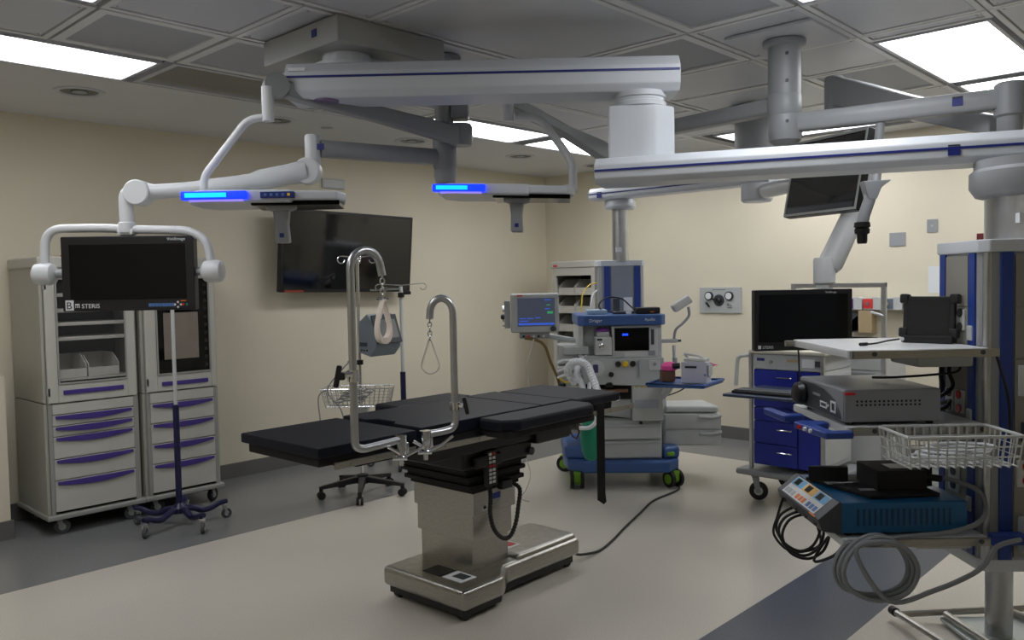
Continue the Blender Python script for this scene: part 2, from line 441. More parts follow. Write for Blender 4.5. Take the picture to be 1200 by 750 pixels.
# main boom: hub, upper beam, square riser, lower beam, service head
bm_ = TA('ceiling_boom', 'big white double-arm ceiling boom carrying the near service column on the right', 'boom', -.80, 4.2, 2.7)
MB().lathe((-.80, 4.18, 0), [(.15, 2.69), (.17, 2.70), (.17, 2.715), (.12, 2.73), (.12, 2.775)], 32).build('hub', WHITE, bm_)
o, M, L_ = beam(bm_, (-1.06, 4.12, 2.53), (.82, 4.09, 2.53), .27, .17, lz=.57)
MB().box(.02, .1, -.139, -.134, .125, .14, M).build('nameplate', WMARK, o)
MB().lathe((-.88, 4.06, 0), [(.06, 2.524), (.06, 2.531)], 20).build('cap', mat('mauve', (110, 90, 130), .4), o)
MB().lathe((.64, 4.07, 0), [(.115, 2.46), (.128, 2.465), (.128, 2.485), (.12, 2.49), (.12, 2.505), (.128, 2.51), (.128, 2.535)], 32).build('bearing', WHITE, bm_)
MB().prism([(.475, 3.98), (.62, 3.95), (.70, 3.95), (.80, 4.02), (.80, 4.2), (.5, 4.2)], 2.19, 2.465).build('riser', WHITE, bm_, .012)
o, M, L_ = beam(bm_, (.44, 4.06, 2.09), (2.42, 3.36, 2.09), .24, .125, lz=.5)
badge(o, M, 1.52, -.127, .05, .045)
CX, CD = 2.12, 3.39
MB().lathe((CX, CD, 0), [(.17, 1.94), (.20, 1.95), (.222, 1.985), (.222, 2.045), (.205, 2.06), (.205, 2.095)], 36).build('bearing', GREYP, bm_)
MB().cyl((CX, CD, 1.75), (CX, CD, 1.95), .165, n=36).build('pole', ALU, bm_)
lb = MB().box(CX-.14, CX-.075, CD-.158, CD-.13, 1.83, 1.868).build('sticker', WMARK, bm_)
MB().box(CX-.12, CX-.075, CD-.160, CD-.158, 1.856, 1.866).build('sticker_mark', ORG, lb)
# service head: octagonal column in survey coords
def service_head(parent, x0, x1, d0, d1, z0, z1, ch, left=True):
    poly = [(x0, d0+ch), (x0+ch*.8, d0), (x1-ch*.8, d0), (x1, d0+ch), (x1, d1-ch), (x1-ch, d1), (x0+ch, d1), (x0, d1-ch)]
    o = MB().prism(poly, z0+.04, z1-.04).build('column_body', GREYP, parent, .004)
    def ring(za, zb, g, nm):
        cx, cy = (x0+x1)/2, (d0+d1)/2
        p = [(cx+(a-cx)*g, cy+(b-cy)*g) for a, b in poly]
        MB().prism(p, za, zb).build(nm, WHITE, parent, .006)
    ring(z0, z0+.05, 1.02, 'bottom_cap'); ring(z1-.05, z1, 1.03, 'top_cap')
    return o
cb = service_head(bm_, 1.815, 2.54, 3.18, 3.545, .47, 1.765, .035)
for x0, x1 in ((1.875, 1.925), (2.42, 2.47)):
    MB().box(x0, x1, 3.172, 3.19, .52, 1.715).build('rail_strip', BLUEST, cb, .002)
for d0, d1 in ((3.235, 3.28), (3.455, 3.50)):
    MB().box(1.807, 1.83, d0, d1, .52, 1.715).build('rail_strip', BLUEST, cb, .002)
MB().tube([(1.836, 3.196, .52), (1.836, 3.196, 1.715)], .017, 12).build('corner_profile', ALU, cb)
# front plates of the column and its panels
for i, (za, zb) in enumerate([(.53, .93), (.935, 1.30), (1.305, 1.50), (1.505, 1.705)]):
    MB().box(1.932, 2.412, 3.173, 3.185, za, zb).build('front_plate', mat('plate_grey', (142, 140, 132), .45), cb, .002)
    MB().box(1.808, 1.82, 3.286, 3.45, za, zb).build('side_plate', mat('plate_grey', 0), cb, .002)
def outlet(x, z, s=.075, red=False, side=False):
    m = MB()
    if side: m.box(1.80, 1.81, x-s/2, x+s/2, z-s*.7, z+s*.7)
    else: m.box(x-s/2, x+s/2, 3.163, 3.175, z-s*.7, z+s*.7)
    o = m.build('outlet_plate', MACH2, cb, .003)
    for dz in (-.028, .028):
        m = MB()
        if side: m.cyl((1.801, x, z+dz), (1.796, x, z+dz), .018, n=16)
        else: m.cyl((x, 3.164, z+dz), (x, 3.158, z+dz), .018, n=16)
        m.build('socket', RED if red else BLACK, o)
outlet(1.975, .86, .075, True); outlet(1.985, 1.22, .085)
outlet(3.325, 1.45, .06, False, True); outlet(3.40, 1.45, .06, False, True)
outlet(3.33, 1.12, .065, True, True); outlet(3.405, 1.12, .065, False, True)
outlet(3.37, .8, .08, False, True)
for z in (.72, 1.0, 1.07, 1.3, 1.40):
    m = MB(); m.box(1.80, 1.812, 3.245, 3.28, z-.03, z+.03); m.build('rail_clamp', MACH, cb, .012, seg=3)
MB().box(1.955, 2.06, 3.15, 3.175, .98, 1.06).build('cable_box', DGREY, cb, .004)
# floor stand below the column
st = TA('floor_stand', 'steel post on a flat base plate with rails below the near service column', 'stand', 2.14, 3.62, 0)
MB().cyl((2.14, 3.62, .03), (2.14, 3.62, .466), .055, n=28).build('post', ALU, st)
MB().box(1.98, 2.36, 3.4, 3.82, .012, .03).build('base_plate', mat('plate_light', (190, 198, 196), .25, .3), st, .006)
RZ = .05
def rb(a, b, nm='rail'): MB().tube([a, b], .016, 10).build(nm, STEEL, st)
rb((1.78, 3.84, RZ), (1.86, 3.35, RZ)); rb((1.78, 3.81, RZ), (2.5, 3.86, RZ), 'cross_bar')
rb((2.0, 3.8, RZ), (2.04, 3.36, RZ)); rb((2.3, 3.84, RZ), (2.45, 3.5, RZ))
MB().tube([(1.778, 3.865, RZ), (1.781, 3.83, RZ)], .021, 12).build('end_cap', BLACK, st)

# shelves hang on the column (each shelf a part of the boom)
SW0, SW1, SD0, SD1 = 1.262, 1.80, 3.12, 3.72
def shelf(z, x0=SW0, x1=SW1, d0=SD0, d1=SD1, th=.032):
    s_ = MB().box(x0, x1, d0, d1, z-th, z).build('shelf', WHITE2, bm_, .006)
    MB().box(x0+.02, x1+.035, d0-.012, d0-.002, z-th-.002, z-.003).build('front_rail', STEEL, s_, .002)
    for x in (x0+.1, x1-.03): MB().cyl((x, d0-.016, z-th/2), (x, d0-.01, z-th/2), .009, n=14).build('screw_cap', DGREY, s_)
    MB().box(x0+.004, x0+.016, d0-.014, d0+.01, z-th-.002, z-.002).build('corner_cap', MACH, s_, .002)
    MB().box(x1-.22, x1+.0, d0+.1, d0+.34, z-th-.05, z-th).build('bracket', MACH, s_, .01)
    return s_
s1 = shelf(1.354); s2_ = shelf(1.062); s3 = shelf(.632, 1.245, 1.80)
MB().box(SW0-.04, SW0-.002, SD1-.03, SD1-.005, 1.325, 1.35).build('rail_end', STEEL, s1, .002)
for dz in (0,): MB().box(1.806, 1.93, 3.10, 3.135, .60, .645).build('blue_clamp', BLUEST, s3, .004)
MB().box(1.935, 1.985, 3.09, 3.16, .56, .70).build('latch', MACH, s3, .01, seg=3)
# blue handle bars of the middle shelf
h1 = MB().prism([(1.10, 3.63), (1.135, 3.65), (1.155, 3.47), (1.21, 3.47), (1.21, 3.43), (1.12, 3.41)], 1.033, 1.062).build('handle', BLUEST, s2_, .008, seg=3)
h2 = MB().prism([(1.135, 3.34), (1.17, 3.365), (1.262, 3.34), (1.262, 3.29), (1.20, 3.26), (1.21, 3.125), (1.275, 3.12), (1.275, 3.08), (1.165, 3.08)], 1.022, 1.05).build('handle', BLUEST, s2_, .008, seg=3)
for k in range(3): MB().cyl((1.148+.007*k, 3.28-.045*k, 1.037), (1.13+.007*k, 3.278-.045*k, 1.037), .008, n=12).build('button', RED if k == 0 else WMARK, h2)

# ------------------------------------------------------------------ second boom (far), service head behind the anaesthesia machine
b2 = TA('ceiling_boom', 'far white ceiling boom with a blue-striped service column behind the anaesthesia machine', 'boom', 1.84, 6.2, 2.6)
MB().lathe((1.84, 6.2, 0), [(.16, 2.56), (.16, 2.79), (.2, 2.80), (.2, 2.895)], 30).build('ceiling_hub', GREYP, b2)
MB().cyl((1.84, 6.2, 2.38), (1.84, 6.2, 2.57), .09, n=24).build('post', GREYP, b2)
o, M, L_ = beam(b2, (1.95, 6.15, 2.33), (.74, 7.27, 2.33), .18, .1)
badge(o, M, L_-.12, .094, .035, .05)
MB().lathe((1.84, 6.2, 0), [(.10, 2.2), (.115, 2.215), (.115, 2.335)], 30).build('bearing', WHITE, b2)
MB().lathe((.95, 7.2, 0), [(.12, 2.25), (.135, 2.27), (.135, 2.31), (.12, 2.335)], 30).build('bearing', WHITE, b2)
MB().cyl((.95, 7.2, 1.8), (.95, 7.2, 2.26), .07, n=24).build('pole', ALU, b2)
MB().box(.90, .95, 7.11, 7.13, 1.88, 1.92).build('sticker', WMARK, b2)
c2b = service_head(b2, .755, 1.145, 7.15, 7.55, .75, 1.81, .03)
for x0, x1 in ((.80, .85), (1.06, 1.11)): MB().box(x0, x1, 7.14, 7.16, .8, 1.76).build('rail_strip', BLUEST, c2b, .002)
MB().box(.86, 1.05, 7.143, 7.155, 1.2, 1.755).build('front_plate', mat('plate_blue_grey', (140, 146, 156), .4), c2b, .002)
MB().box(.875, .93, 7.135, 7.145, 1.34, 1.48).build('vent', DGREY, c2b)
MB().box(.965, 1.04, 7.135, 7.145, 1.34, 1.49).build('notice', WMARK, c2b)
MB().box(.755, .76, 7.2, 7.5, .8, 1.76).build('side_plate', MACH2, c2b)
# its monitor branch: arm, knuckle, spring arm, drop tube and screen
b3 = TA('monitor_boom', 'white sloping spring arm holding the black screen behind the top shelf on the right', 'boom', 1.86, 6.05, 2.3)
MB().tube([(1.87, 6.08, 2.27), (2.09, 4.98, 2.27)], .055, 12).build('arm', WHITE2, b3)
MB().lathe((2.1, 4.93, 0), [(.06, 2.13), (.07, 2.15), (.07, 2.33), (.06, 2.34)], 24).build('knuckle', WHITE2, b3)
pts = [(1.955, 4.85, 2.10), (1.90, 4.8, 1.98), (1.80, 4.74, 1.75)]
m = MB(); m.tube([(2.10, 4.92, 2.16), (2.085, 4.91, 2.13), (2.06, 4.89, 2.08), (1.86, 4.83, 1.71), (1.84, 4.82, 1.68)], .05, 16, rs=[.035, .06, .066, .07, .055]); m.build('spring_arm', WHITE2, b3)
MB().lathe((1.82, 4.82, 0), [(.05, 1.59), (.062, 1.60), (.062, 1.73), (.055, 1.745)], 24).build('elbow', WHITE2, b3)
MB().cyl((1.82, 4.82, 1.36), (1.82, 4.82, 1.6), .045, n=20).build('drop_tube', WHITE2, b3)
def flat_screen(parent, x0, x1, d, z0, z1, th=.05, bez=.028, chin=.05, m=BLACK):
    c_ = MB().box(x0, x1, d, d+th, z0, z1).build('screen_housing', m, parent, .006)
    MB().box(x0+bez, x1-bez, d-.0012, d+.004, z0+chin, z1-bez).build('display', SCREEN, c_)
    return c_
sc_ = TC('monitor', 'black flat screen hanging behind the top shelf of the near service column', 'monitor', 1.655, 4.68, 1.22, 4)
hs = flat_screen(sc_, -.29, .28, 0, 0, .345, .05, .028, .05)
MB().box(-.02, .22, .05, .1, .08, .26).build('back_mount', DGREY, hs, .01)
text('STERIS', .022, WMARK, hs, (-.245, -.0015, .014)); MB().box(-.27, -.253, -.0015, 0, .013, .032).build('logo', WMARK, hs)
text('VividImage', .015, WMARK, hs, (.12, -.0015, .322))

# ------------------------------------------------------------------ ceiling post on the right with two arms
b4 = TA('ceiling_post_boom', 'round grey ceiling post with a long level arm reaching the right edge', 'boom', 1.47, 4.45, 2.9)
R = Matrix.Translation((1.47, 4.45, 0))@Matrix.Rotation(-RS, 4, 'Z')
MB().box(-.24, .24, -.25, .22, 2.885, 2.9, R).build('ceiling_plate', PANEL, b4, .002)
MB().lathe((1.47, 4.45, 0), [(.085, 2.60), (.085, 2.85), (.11, 2.86), (.11, 2.88)], 30).build('post', GREYP, b4)
MB().lathe((1.47, 4.45, 0), [(.086, 2.49), (.088, 2.495), (.088, 2.597), (.086, 2.6)], 30).build('light_arm_collar', GREYP, b4)
MB().lathe((1.47, 4.45, 0), [(.05, 2.335), (.083, 2.36), (.09, 2.4), (.09, 2.485), (.088, 2.49)], 30).build('arm_collar', GREYP, b4)
for z in (2.8, 2.66, 2.45): MB().cyl((1.455, 4.365, z), (1.453, 4.358, z), .009, n=12).build('screw', DGREY, b4)
o, M, L_ = beam(b4, (1.50, 4.43, 2.40), (2.30, 3.92, 2.40), .09, .095, 'level_arm', False, GREYP)
badge(o, M, .78, -.048, .05, .045)
MB().lathe((2.34, 3.9, 0), [(.045, 2.27), (.055, 2.29), (.055, 2.36), (.068, 2.37), (.068, 2.51), (.06, 2.52)], 24).build('end_hub', GREYP, b4)
# raised spring arm back to the tilted monitor
def arm_prism(parent, a, b, ha, hb, w_, name, m, pa=0):
    """flat-sided tapering spring arm between two points"""
    a = Vector(a); b = Vector(b); h = (b-a); h.z = 0; n = Vector((-h.y, h.x, 0)).normalized()*w_/2
    mid = a.lerp(b, .75); hm = ha*.4+hb*.6
    def q(c, hh): return [c-n-Vector((0, 0, hh/2)), c+n-Vector((0, 0, hh/2)), c+n+Vector((0, 0, hh/2)), c-n+Vector((0, 0, hh/2))]
    cs = [q(a, ha), q(a.lerp(b, .2), ha*.95), q(a.lerp(b, .5), ha*.7+hb*.1), q(a.lerp(b, .85), hb), q(b, hb*.9)]
    v = [p for c in cs for p in c]; f = [(0, 3, 2, 1), tuple(len(v)-4+i for i in range(4))]
    for i in range(len(cs)-1):
        for k in range(4): f.append((4*i+k, 4*i+(k+1) % 4, 4*i+4+(k+1) % 4, 4*i+4+k))
    return MB().add(v, f).build(name, m, parent, .012, seg=3)
arm_prism(b4, (1.93, 4.9, 2.72), (2.33, 4.0, 2.34), .17, .11, .09, 'spring_arm', GREYP)
MB().lathe((1.92, 4.93, 0), [(.05, 2.60), (.055, 2.61), (.055, 2.80), (.045, 2.81)], 20).build('spring_arm_hub', GREYP, b4)
MB().cyl((1.92, 4.93, 2.555), (1.92, 4.93, 2.61), .02, n=14).build('drop_tube', ALU, b4)
# tilted monitor seen edge-on
tm = TC('monitor', 'tilted screen seen almost edge-on, half hidden by the lower big boom arm', 'monitor', 1.83, 4.95, 2.01, -66)
tm.rotation_euler = (math.radians(-12), 0, tm.rotation_euler.z)
c_ = MB().box(-.29, .29, 0, .055, 0, .48).build('screen_housing', BLACK, tm, .006)
MB().box(-.27, .27, -.002, .004, .06, .455).build('display', mat('mirror_screen', (30, 30, 32), .06, spec=1.0, coat=1), c_)
m = MB(); rect_frame(m, -.288, .288, .003, .477, .014, -.003, 0)
m.v = [(x, z, y) for x, y, z in m.v]; m.build('bezel', MACH, c_)
MB().box(-.26, .26, -.004, -.001, .018, .05).build('button_strip', DGREY, c_)
MB().box(-.1, .1, .055, .09, .1, .32).build('back_mount', WHITE2, c_, .01)
b_ = MB().tube(bend([(.02, .09, .28), (.02, .12, .3), (.02, .12, .53)], .03), .028, 14).build('mount_tube', WHITE2, tm)
# free-hanging camera handle
hd = TA('boom_handle', 'grey tube with black grip hanging below the big arm, right of the tilted monitor', 'handle', 1.70, 4.05, 2.1)
MB().prism([(1.70, 2.09), (1.84, 2.095), (1.79, 2.06), (1.765, 2.0), (1.725, 2.0)], 4.0, 4.06, 'y').build('bracket', GREYP, hd, .008)
MB().tube([(1.75, 4.03, 2.08), (1.74, 4.03, 2.0), (1.715, 4.03, 1.93), (1.705, 4.03, 1.88)], .028, 14).build('tube', GREYP, hd)
m = MB(); m.lathe((1.705, 4.03, 0), [(.02, 1.79), (.024, 1.80), (.024, 1.835), (.034, 1.84), (.036, 1.86), (.030, 1.865), (.038, 1.872), (.036, 1.893), (.02, 1.897)], 20)
m.build('grip', BLACK, hd)
MB().cyl((1.78, 4.05, 2.08), (1.87, 4.2, 2.42), .022, n=14).build('upper_tube', GREYP, hd)

# ------------------------------------------------------------------ surgical lights and their mount
lm = TA('ceiling_light_mount', 'grey central ceiling pole with arms to the left monitor and left surgical light', 'boom', -.36, 4.7, 2.9)
MB().lathe((-.36, 4.7, 0), [(.052, 2.42), (.052, 2.86), (.1, 2.87), (.1, 2.898)], 24).build('pole', GREYP, lm)
MB().lathe((-.36, 4.7, 0), [(.06, 2.27), (.068, 2.29), (.068, 2.44), (.06, 2.45)], 24).build('collar', GREYP, lm)
MB().lathe((-.36, 4.7, 0), [(.03, 2.18), (.055, 2.2), (.066, 2.24), (.064, 2.27)], 24).build('end_dome', GREYP, lm)
MB().box(-.32, -.22, 4.64, 4.76, 2.55, 2.67).build('knuckle_block', GREYP, lm, .015)
MB().lathe((-.27, 4.66, 0), [(.062, 2.40), (.07, 2.42), (.07, 2.5), (.06, 2.52)], 20).build('light_arm_hub', GREYP, lm)
arm_prism(lm, (-.29, 4.62, 2.45), (-1.06, 3.99, 2.57), .10, .085, .07, 'light_spring_arm', GREYP)
m = MB(); m.cyl((-1.08, 3.93, 2.58), (-1.11, 3.99, 2.58), .058, n=24); m.build('light_arm_knuckle', GREYP, lm)
beam(lm, (-.40, 4.68, 2.30), (-.98, 4.32, 2.30), .075, .085, 'monitor_arm', False, GREYP)
MB().box(-.985, -.945, 4.272, 4.276, 2.33, 2.36).build('badge', NAVY, lm)
MB().lathe((-1.01, 4.3, 0), [(.034, 2.24), (.04, 2.25), (.04, 2.4), (.034, 2.41)], 20).build('monitor_arm_hub', WHITE2, lm)
# monitor spring arm to the left
MB().lathe((-1.03, 4.27, 2.22), [(.062, -.035), (.068, -.03), (.068, .03), (.062, .035)], 24, 'y').build('monitor_knuckle', WHITE2, lm)
m = MB(); m.tube(curve([(-1.04, 4.27, 2.22), (-1.12, 4.25, 2.205), (-1.3, 4.2, 2.165), (-1.55, 4.12, 2.125), (-1.76, 4.06, 2.105), (-1.82, 4.05, 2.10)], 5), .045, 14,
     rs=[.055]*5+[.052]*5+[.04]*5+[.036]*5+[.044]*5+[.044]); m.build('monitor_spring_arm', WHITE2, lm)
MB().lathe((-1.80, 4.05, 2.10), [(.056, -.045), (.062, -.04), (.062, .04), (.056, .045)], 24, 'y').build('monitor_elbow', WHITE2, lm)
MB().tube(bend([(-1.80, 4.05, 2.105), (-1.865, 4.05, 2.105), (-1.865, 4.05, 1.93)], .05), .034, 14).build('drop_tube', WHITE2, lm)
MB().lathe((-1.865, 4.05, 0), [(.028, 1.90), (.04, 1.91), (.04, 1.955), (.036, 1.96)], 18).build('tube_ring', WHITE2, lm)
# yoke and monitor B
yk = TA('monitor_yoke', 'white curved yoke holding the left monitor in front of the supply cabinets', 'bracket', -1.865, 4.05, 1.9)
MB().tube(bend([(-2.275, 4.05, 1.72), (-2.265, 4.05, 1.935), (-1.99, 4.05, 1.935), (-1.83, 4.05, 1.925)], .09, 7), .021, 12).build('yoke_tube', WHITE2, yk)
MB().tube(bend([(-1.86, 4.05, 1.925), (-1.56, 4.05, 1.915), (-1.475, 4.05, 1.86), (-1.455, 4.05, 1.70)], .09, 7), .021, 12).build('yoke_tube', WHITE2, yk)
MB().box(-1.905, -1.825, 4.02, 4.08, 1.895, 1.93).build('clamp', WHITE2, yk, .012)
for x, s in ((-2.275, 1), (-1.452, -1)):
    MB().lathe((x, 4.05, 1.715), [(.03, -.055), (.05, -.04), (.055, -.015), (.055, .02), (.05, .04), (.03, .05)], 20, 'x').build('pivot_knob', WHITE2, yk)
    MB().cyl((x, 4.05, 1.715), (x+s*.14, 4.09, 1.715), .02, n=12).build('pivot_pin', GREYP, yk)
mb_ = TC('monitor', 'black monitor marked with a large white B in front of the two supply cabinets', 'monitor', -1.855, 4.02, 1.53, 3)
hs = flat_screen(mb_, -.315, .315, 0, 0, .362, .06, .04, .055)
text('STERIS', .03, WMARK, hs, (-.225, -.0016, .016)); MB().box(-.255, -.235, -.0016, 0, .018, .038).build('logo', WMARK, hs)
for k in range(2): MB().box(-.253+.009*k, -.248+.009*k, -.0022, -.0016, .018, .032).build('logo_notch', BLACK, hs)
pl_ = MB().box(-.30, -.262, -.003, 0, .006, .055).build('letter_plate', WMARK, hs); text('B', .05, BLACK, pl_, (-.297, -.0036, .0125))
text('VividImage', .02, WMARK, hs, (.19, -.0016, .338))
for k in range(8): MB().box(.093+.0155*k, .106+.0155*k, -.0025, 0, .018, .034).build('button', LBLUE, hs)
m = MB()
for dx, dz in ((0, .012), (0, -.012), (.014, 0), (-.014, 0)): m.cbox((.232+dx, -.001, .026+dz), (.009, .003, .009), ry=PI/4)
m.build('cursor_keys', WMARK, hs)
MB().box(.252, .262, -.0025, 0, .02, .032).build('button', RED, hs); MB().box(.27, .278, -.0025, 0, .02, .032).build('button', TEAL, hs)
MB().box(.245, .27, -.0025, 0, .042, .046).build('orange_line', ORG, hs)

def surgical_light(x, d, z, rot, label, tilt, L0, L1, panel, yokepts, hub_side):
    t = TA('surgical_light', label, 'light', x, d, z)
    R = Matrix.Translation((x, d, z))@Matrix.Rotation(math.radians(rot), 4, 'Z')@Matrix.Rotation(tilt, 4, 'Y')
    # flat head seen from the side: a long body and a shorter rear wing
    body = MB().prism([(-.345, -.11), (-.28, -.2), (.13, -.17), (.13, .2), (-.28, .22), (-.345, .12)], -.008, .048, 'z', R).build('head', WHITE, t, .012, seg=3)
    MB().prism([(.10, -.16), (.33, -.12), (.365, -.02), (.345, .16), (.10, .19)], .002, .045, 'z', R).build('rear_wing', WHITE, t, .01, seg=3)
    MB().prism([(-.06, -.13), (.34, -.1), (.34, .14), (-.06, .16)], -.02, .003, 'z', R).build('lens', SCREEN, body, .004)
    s = MB().box(L0, L1, -.214, -.168, .002, .04, R)
    if L0 < -.33: pass
    s = s.build('light_strip', STRIPL, body, .006)
    MB().box(L0+.02, L1-.09, -.218, -.2, .012, .032, R).build('strip_core', STRIPC, s)
    MB().box(L0+.04, L1-.02, -.21, -.18, -.006, .002, R).build('strip_glow', STRIPW, s)
    if panel:
        p = MB().box(-.005, .145, -.192, -.15, .008, .036, R).build('control_panel', NAVY, body, .002)
        for k in range(5): MB().box(.012+k*.026, .024+k*.026, -.194, -.19, .016, .028, R).build('button', YEL if k == 4 else LBLUE, p)
    hx = .06
    h_ = MB(); h_.lathe((0, 0, 0), [(.075, -.012), (.07, -.03), (.045, -.04)], 24); h_.v = [tuple(R@Vector((p[0]+hx, p[1]-.02, p[2]))) for p in h_.v]; h_.build('handle_flange', GREYP, t)
    h_ = MB().prism([(-.038, -.035), (.038, -.035), (.03, -.1), (.036, -.19), (-.03, -.19), (-.03, -.1)], -.055, .02, 'y', R@Matrix.Translation((hx, 0, 0))).build('handle', GREYP, t, .01, seg=3)
    MB().box(hx-.008, hx+.012, -.058, -.054, -.165, -.145, R).build('badge', NAVY, h_)
    for nm, pts, r in yokepts: MB().tube(bend(pts, .06, 6), r, 12).build(nm, WHITE2, t)
    return t
surgical_light(-1.15, 3.98, 2.03, 6, 'left surgical light with a long glowing blue edge and a small control panel', -.01, -.35, -.06, True,
  [('yoke_tube', [(-1.43, 3.9, 2.07), (-1.43, 3.9, 2.15), (-1.22, 3.92, 2.42), (-1.13, 3.93, 2.43)], .018),
   ('yoke_post', [(-1.128, 3.93, 2.41), (-1.128, 3.93, 2.57)], .028)], 1)
surgical_light(-.02, 4.42, 2.09, -4, 'right surgical light with a glowing blue edge, hanging left of the square boom riser', .03, -.36, -.09, False,
  [('yoke_tube', [(.335, 4.4, 2.11), (.335, 4.4, 2.26), (.17, 4.42, 2.50), (.04, 4.44, 2.515)], .022),
   ('yoke_joint', [(.17, 4.4, 2.10), (.35, 4.4, 2.125)], .026),
   ('yoke_post', [(.0, 4.45, 2.49), (.0, 4.45, 2.6)], .03)], 1)
# right light's arms, carried by the ceiling post
arm_prism(b4, (.0, 4.47, 2.60), (.66, 5.3, 2.42), .07, .11, .07, 'light_spring_arm', GREYP)
MB().lathe((.72, 5.38, 0), [(.06, 2.36), (.065, 2.38), (.065, 2.58), (.06, 2.6)], 20).build('light_arm_knuckle', GREYP, b4)
beam(b4, (.72, 5.38, 2.51), (1.45, 4.47, 2.51), .09, .085, 'light_level_arm', False, GREYP)
# ------------------------------------------------------------------ supply cabinets on casters
def cabinet_body(t, W, D, Hh, zb=.145, side=CABT):
    for nm, za, zc in (('lower_body', zb, .886), ('upper_body', .892, Hh-.07)):
        m = MB(); m.box(0, .02, .02, D, za, zc); m.box(W-.02, W, .02, D, za, zc); m.box(.02, W-.02, D-.015, D, za, zc)
        b = m.build(nm, side, t, .003)
    MB().box(-.012, W+.012, -.012, D, Hh-.075, Hh).build('top_cap', CAB, t, .014, seg=3)
    MB().box(-.015, W+.015, -.02, D, zb-.035, zb).build('base_rim', CABG, t, .01, seg=3)
    return b
def slot_handle(parent, x0, x1, z, y=-.004, h=.032):
    n = 12; top = [(x0+(x1-x0)*i/n, z) for i in range(n+1)]
    bot = [(x0+(x1-x0)*i/n, z-h*.55-h*.75*math.sin(PI*i/n)) for i in range(n+1)]
    m = MB(); m.prism(bot+top[::-1], y-.014, y, 'y')
    m.build('handle', PURPLE, parent, .002)
def drawer(t, W, z0, z1, hz, mt=CAB):
    d = MB().box(.045, W-.045, -.004, .016, z0+.003, z1-.003).build('drawer', mt, t, .004)
    if hz: slot_handle(d, .06, W-.06, hz)
    return d
def hinge(t, x, z): MB().box(x-.012, x+.012, -.012, .004, z-.03, z+.03).build('hinge', CABG, t, .003)
W, D = .615, .62
c1 = TW('supply_cabinet', 'tall white supply cabinet at far left with purple handles, five drawers and open rails', 'cabinet', (1.83, 5.95, 0), 0, 'tall white supply cabinets on casters')
body = cabinet_body(c1, W, D, 1.86)
m = MB(); m.box(.02, .045, 0, .03, .145, 1.785); m.box(W-.045, W-.02, 0, .03, .145, 1.785); m.build('front_post', CABG, c1, .004)
drawer(c1, W, .81, .885, None)
for z0, z1 in ((.735, .81), (.665, .735), (.515, .665), (.37, .515), (.16, .37)): drawer(c1, W, z0, z1, z1-.006)
def glass_door(t, x0, x1, z0, z1, wx0, wx1, wz0, wz1, pane, strip_z, nm='door'):
    m = MB(); y0, y1 = -.012, .012
    m.box(x0, wx0, y0, y1, z0, z1); m.box(wx1, x1, y0, y1, z0, z1); m.box(wx0, wx1, y0, y1, z0, wz0); m.box(wx0, wx1, y0, y1, wz1, z1)
    d = m.build(nm, CAB, t, .004)
    m = MB(); rect_frame(m, wx0, wx1, wz0, wz1, .012, -.018, -.008); m.v = [(a, c, b) for a, b, c in m.v]; m.build('window_frame', CABG, d, .002)
    MB().box(wx0+.01, wx1-.01, -.002, .002, wz0+.01, wz1-.01).build('pane', pane, d)
    MB().box(wx0+.03, wx1-.03, -.02, -.008, strip_z-.014, strip_z+.016).build('handle', PURPLE, d, .003)
    return d
glass_door(c1, .02, W-.02, .89, 1.78, .085, W-.08, 1.01, 1.72, GLASS, .955)
hinge(c1, .026, 1.67); hinge(c1, .026, .965)
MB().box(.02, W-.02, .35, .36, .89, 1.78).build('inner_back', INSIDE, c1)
MB().box(.05, W-.05, .02, .35, 1.03, 1.045).build('inner_shelf', CAB, c1)
for z in (1.605, 1.50, 1.41, 1.31): MB().box(.06, W-.06, .03, .34, z-.012, z+.012).build('tray', CAB, c1, .004)
for k, x in enumerate((.075, .29)):
    b = TW('storage_bin', ['grey open-front bin inside the far left supply cabinet, left one', 'grey open-front bin inside the far left supply cabinet, right one'][k], 'bin', (1.83+x, 5.975, 1.046))
    m = MB(); wv = .205
    for xx in (0, wv-.006): m.prism([(0, 0), (.28, 0), (.28, .15), (.1, .15), (0, .085)], xx, xx+.006, 'x')
    m.box(0, wv, .274, .28, 0, .15); m.build('sides', CAB, b)
    MB().box(0, wv, 0, .28, 0, .005).build('floor', CAB, b); MB().box(0, wv, -.004, .002, 0, .06).build('front_lip', CAB, b, .002)
for x in (.08, W-.08):
    for y in (.06, D-.08): caster(c1, x, y, .05, rz=random.uniform(-.8, .8), fork=CABG, tire=RUBBER, hub=GREYP, top=.115)
MB().box(-.013, -.01, .3, .33, 1.862, 1.875)
c2 = TW('supply_cabinet', 'tall white supply cabinet with four purple-handled drawers, right of its twin behind the monitor', 'cabinet', (2.475, 5.95, 0), 0, 'tall white supply cabinets on casters')
W2 = .57
cabinet_body(c2, W2, D, 1.86)
m = MB(); m.box(.02, .045, 0, .03, .145, 1.785); m.box(W2-.045, W2-.02, 0, .03, .145, 1.785); m.build('front_post', CABG, c2, .004)
drawer(c2, W2, .81, .89, None)
for z0, z1 in ((.665, .81), (.515, .665), (.37, .515), (.16, .37)): drawer(c2, W2, z0, z1, z1-.006)
d = glass_door(c2, .02, W2-.02, .895, 1.78, .10, W2-.06, 1.01, 1.72, TGLASS, .945)
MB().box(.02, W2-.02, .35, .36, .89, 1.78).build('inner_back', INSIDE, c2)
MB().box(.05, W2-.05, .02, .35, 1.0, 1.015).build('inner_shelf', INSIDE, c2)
MB().box(.16, .42, -.006, -.003, 1.12, 1.46).build('paper_notice', mat('notice_paper', (128, 118, 108), .7, noise=.08, scale=12), d)
for k in range(11): MB().box(W2-.1, W2-.075, .0, .012, 1.05+.06*k, 1.075+.06*k).build('runner_notch', CABG, c2)
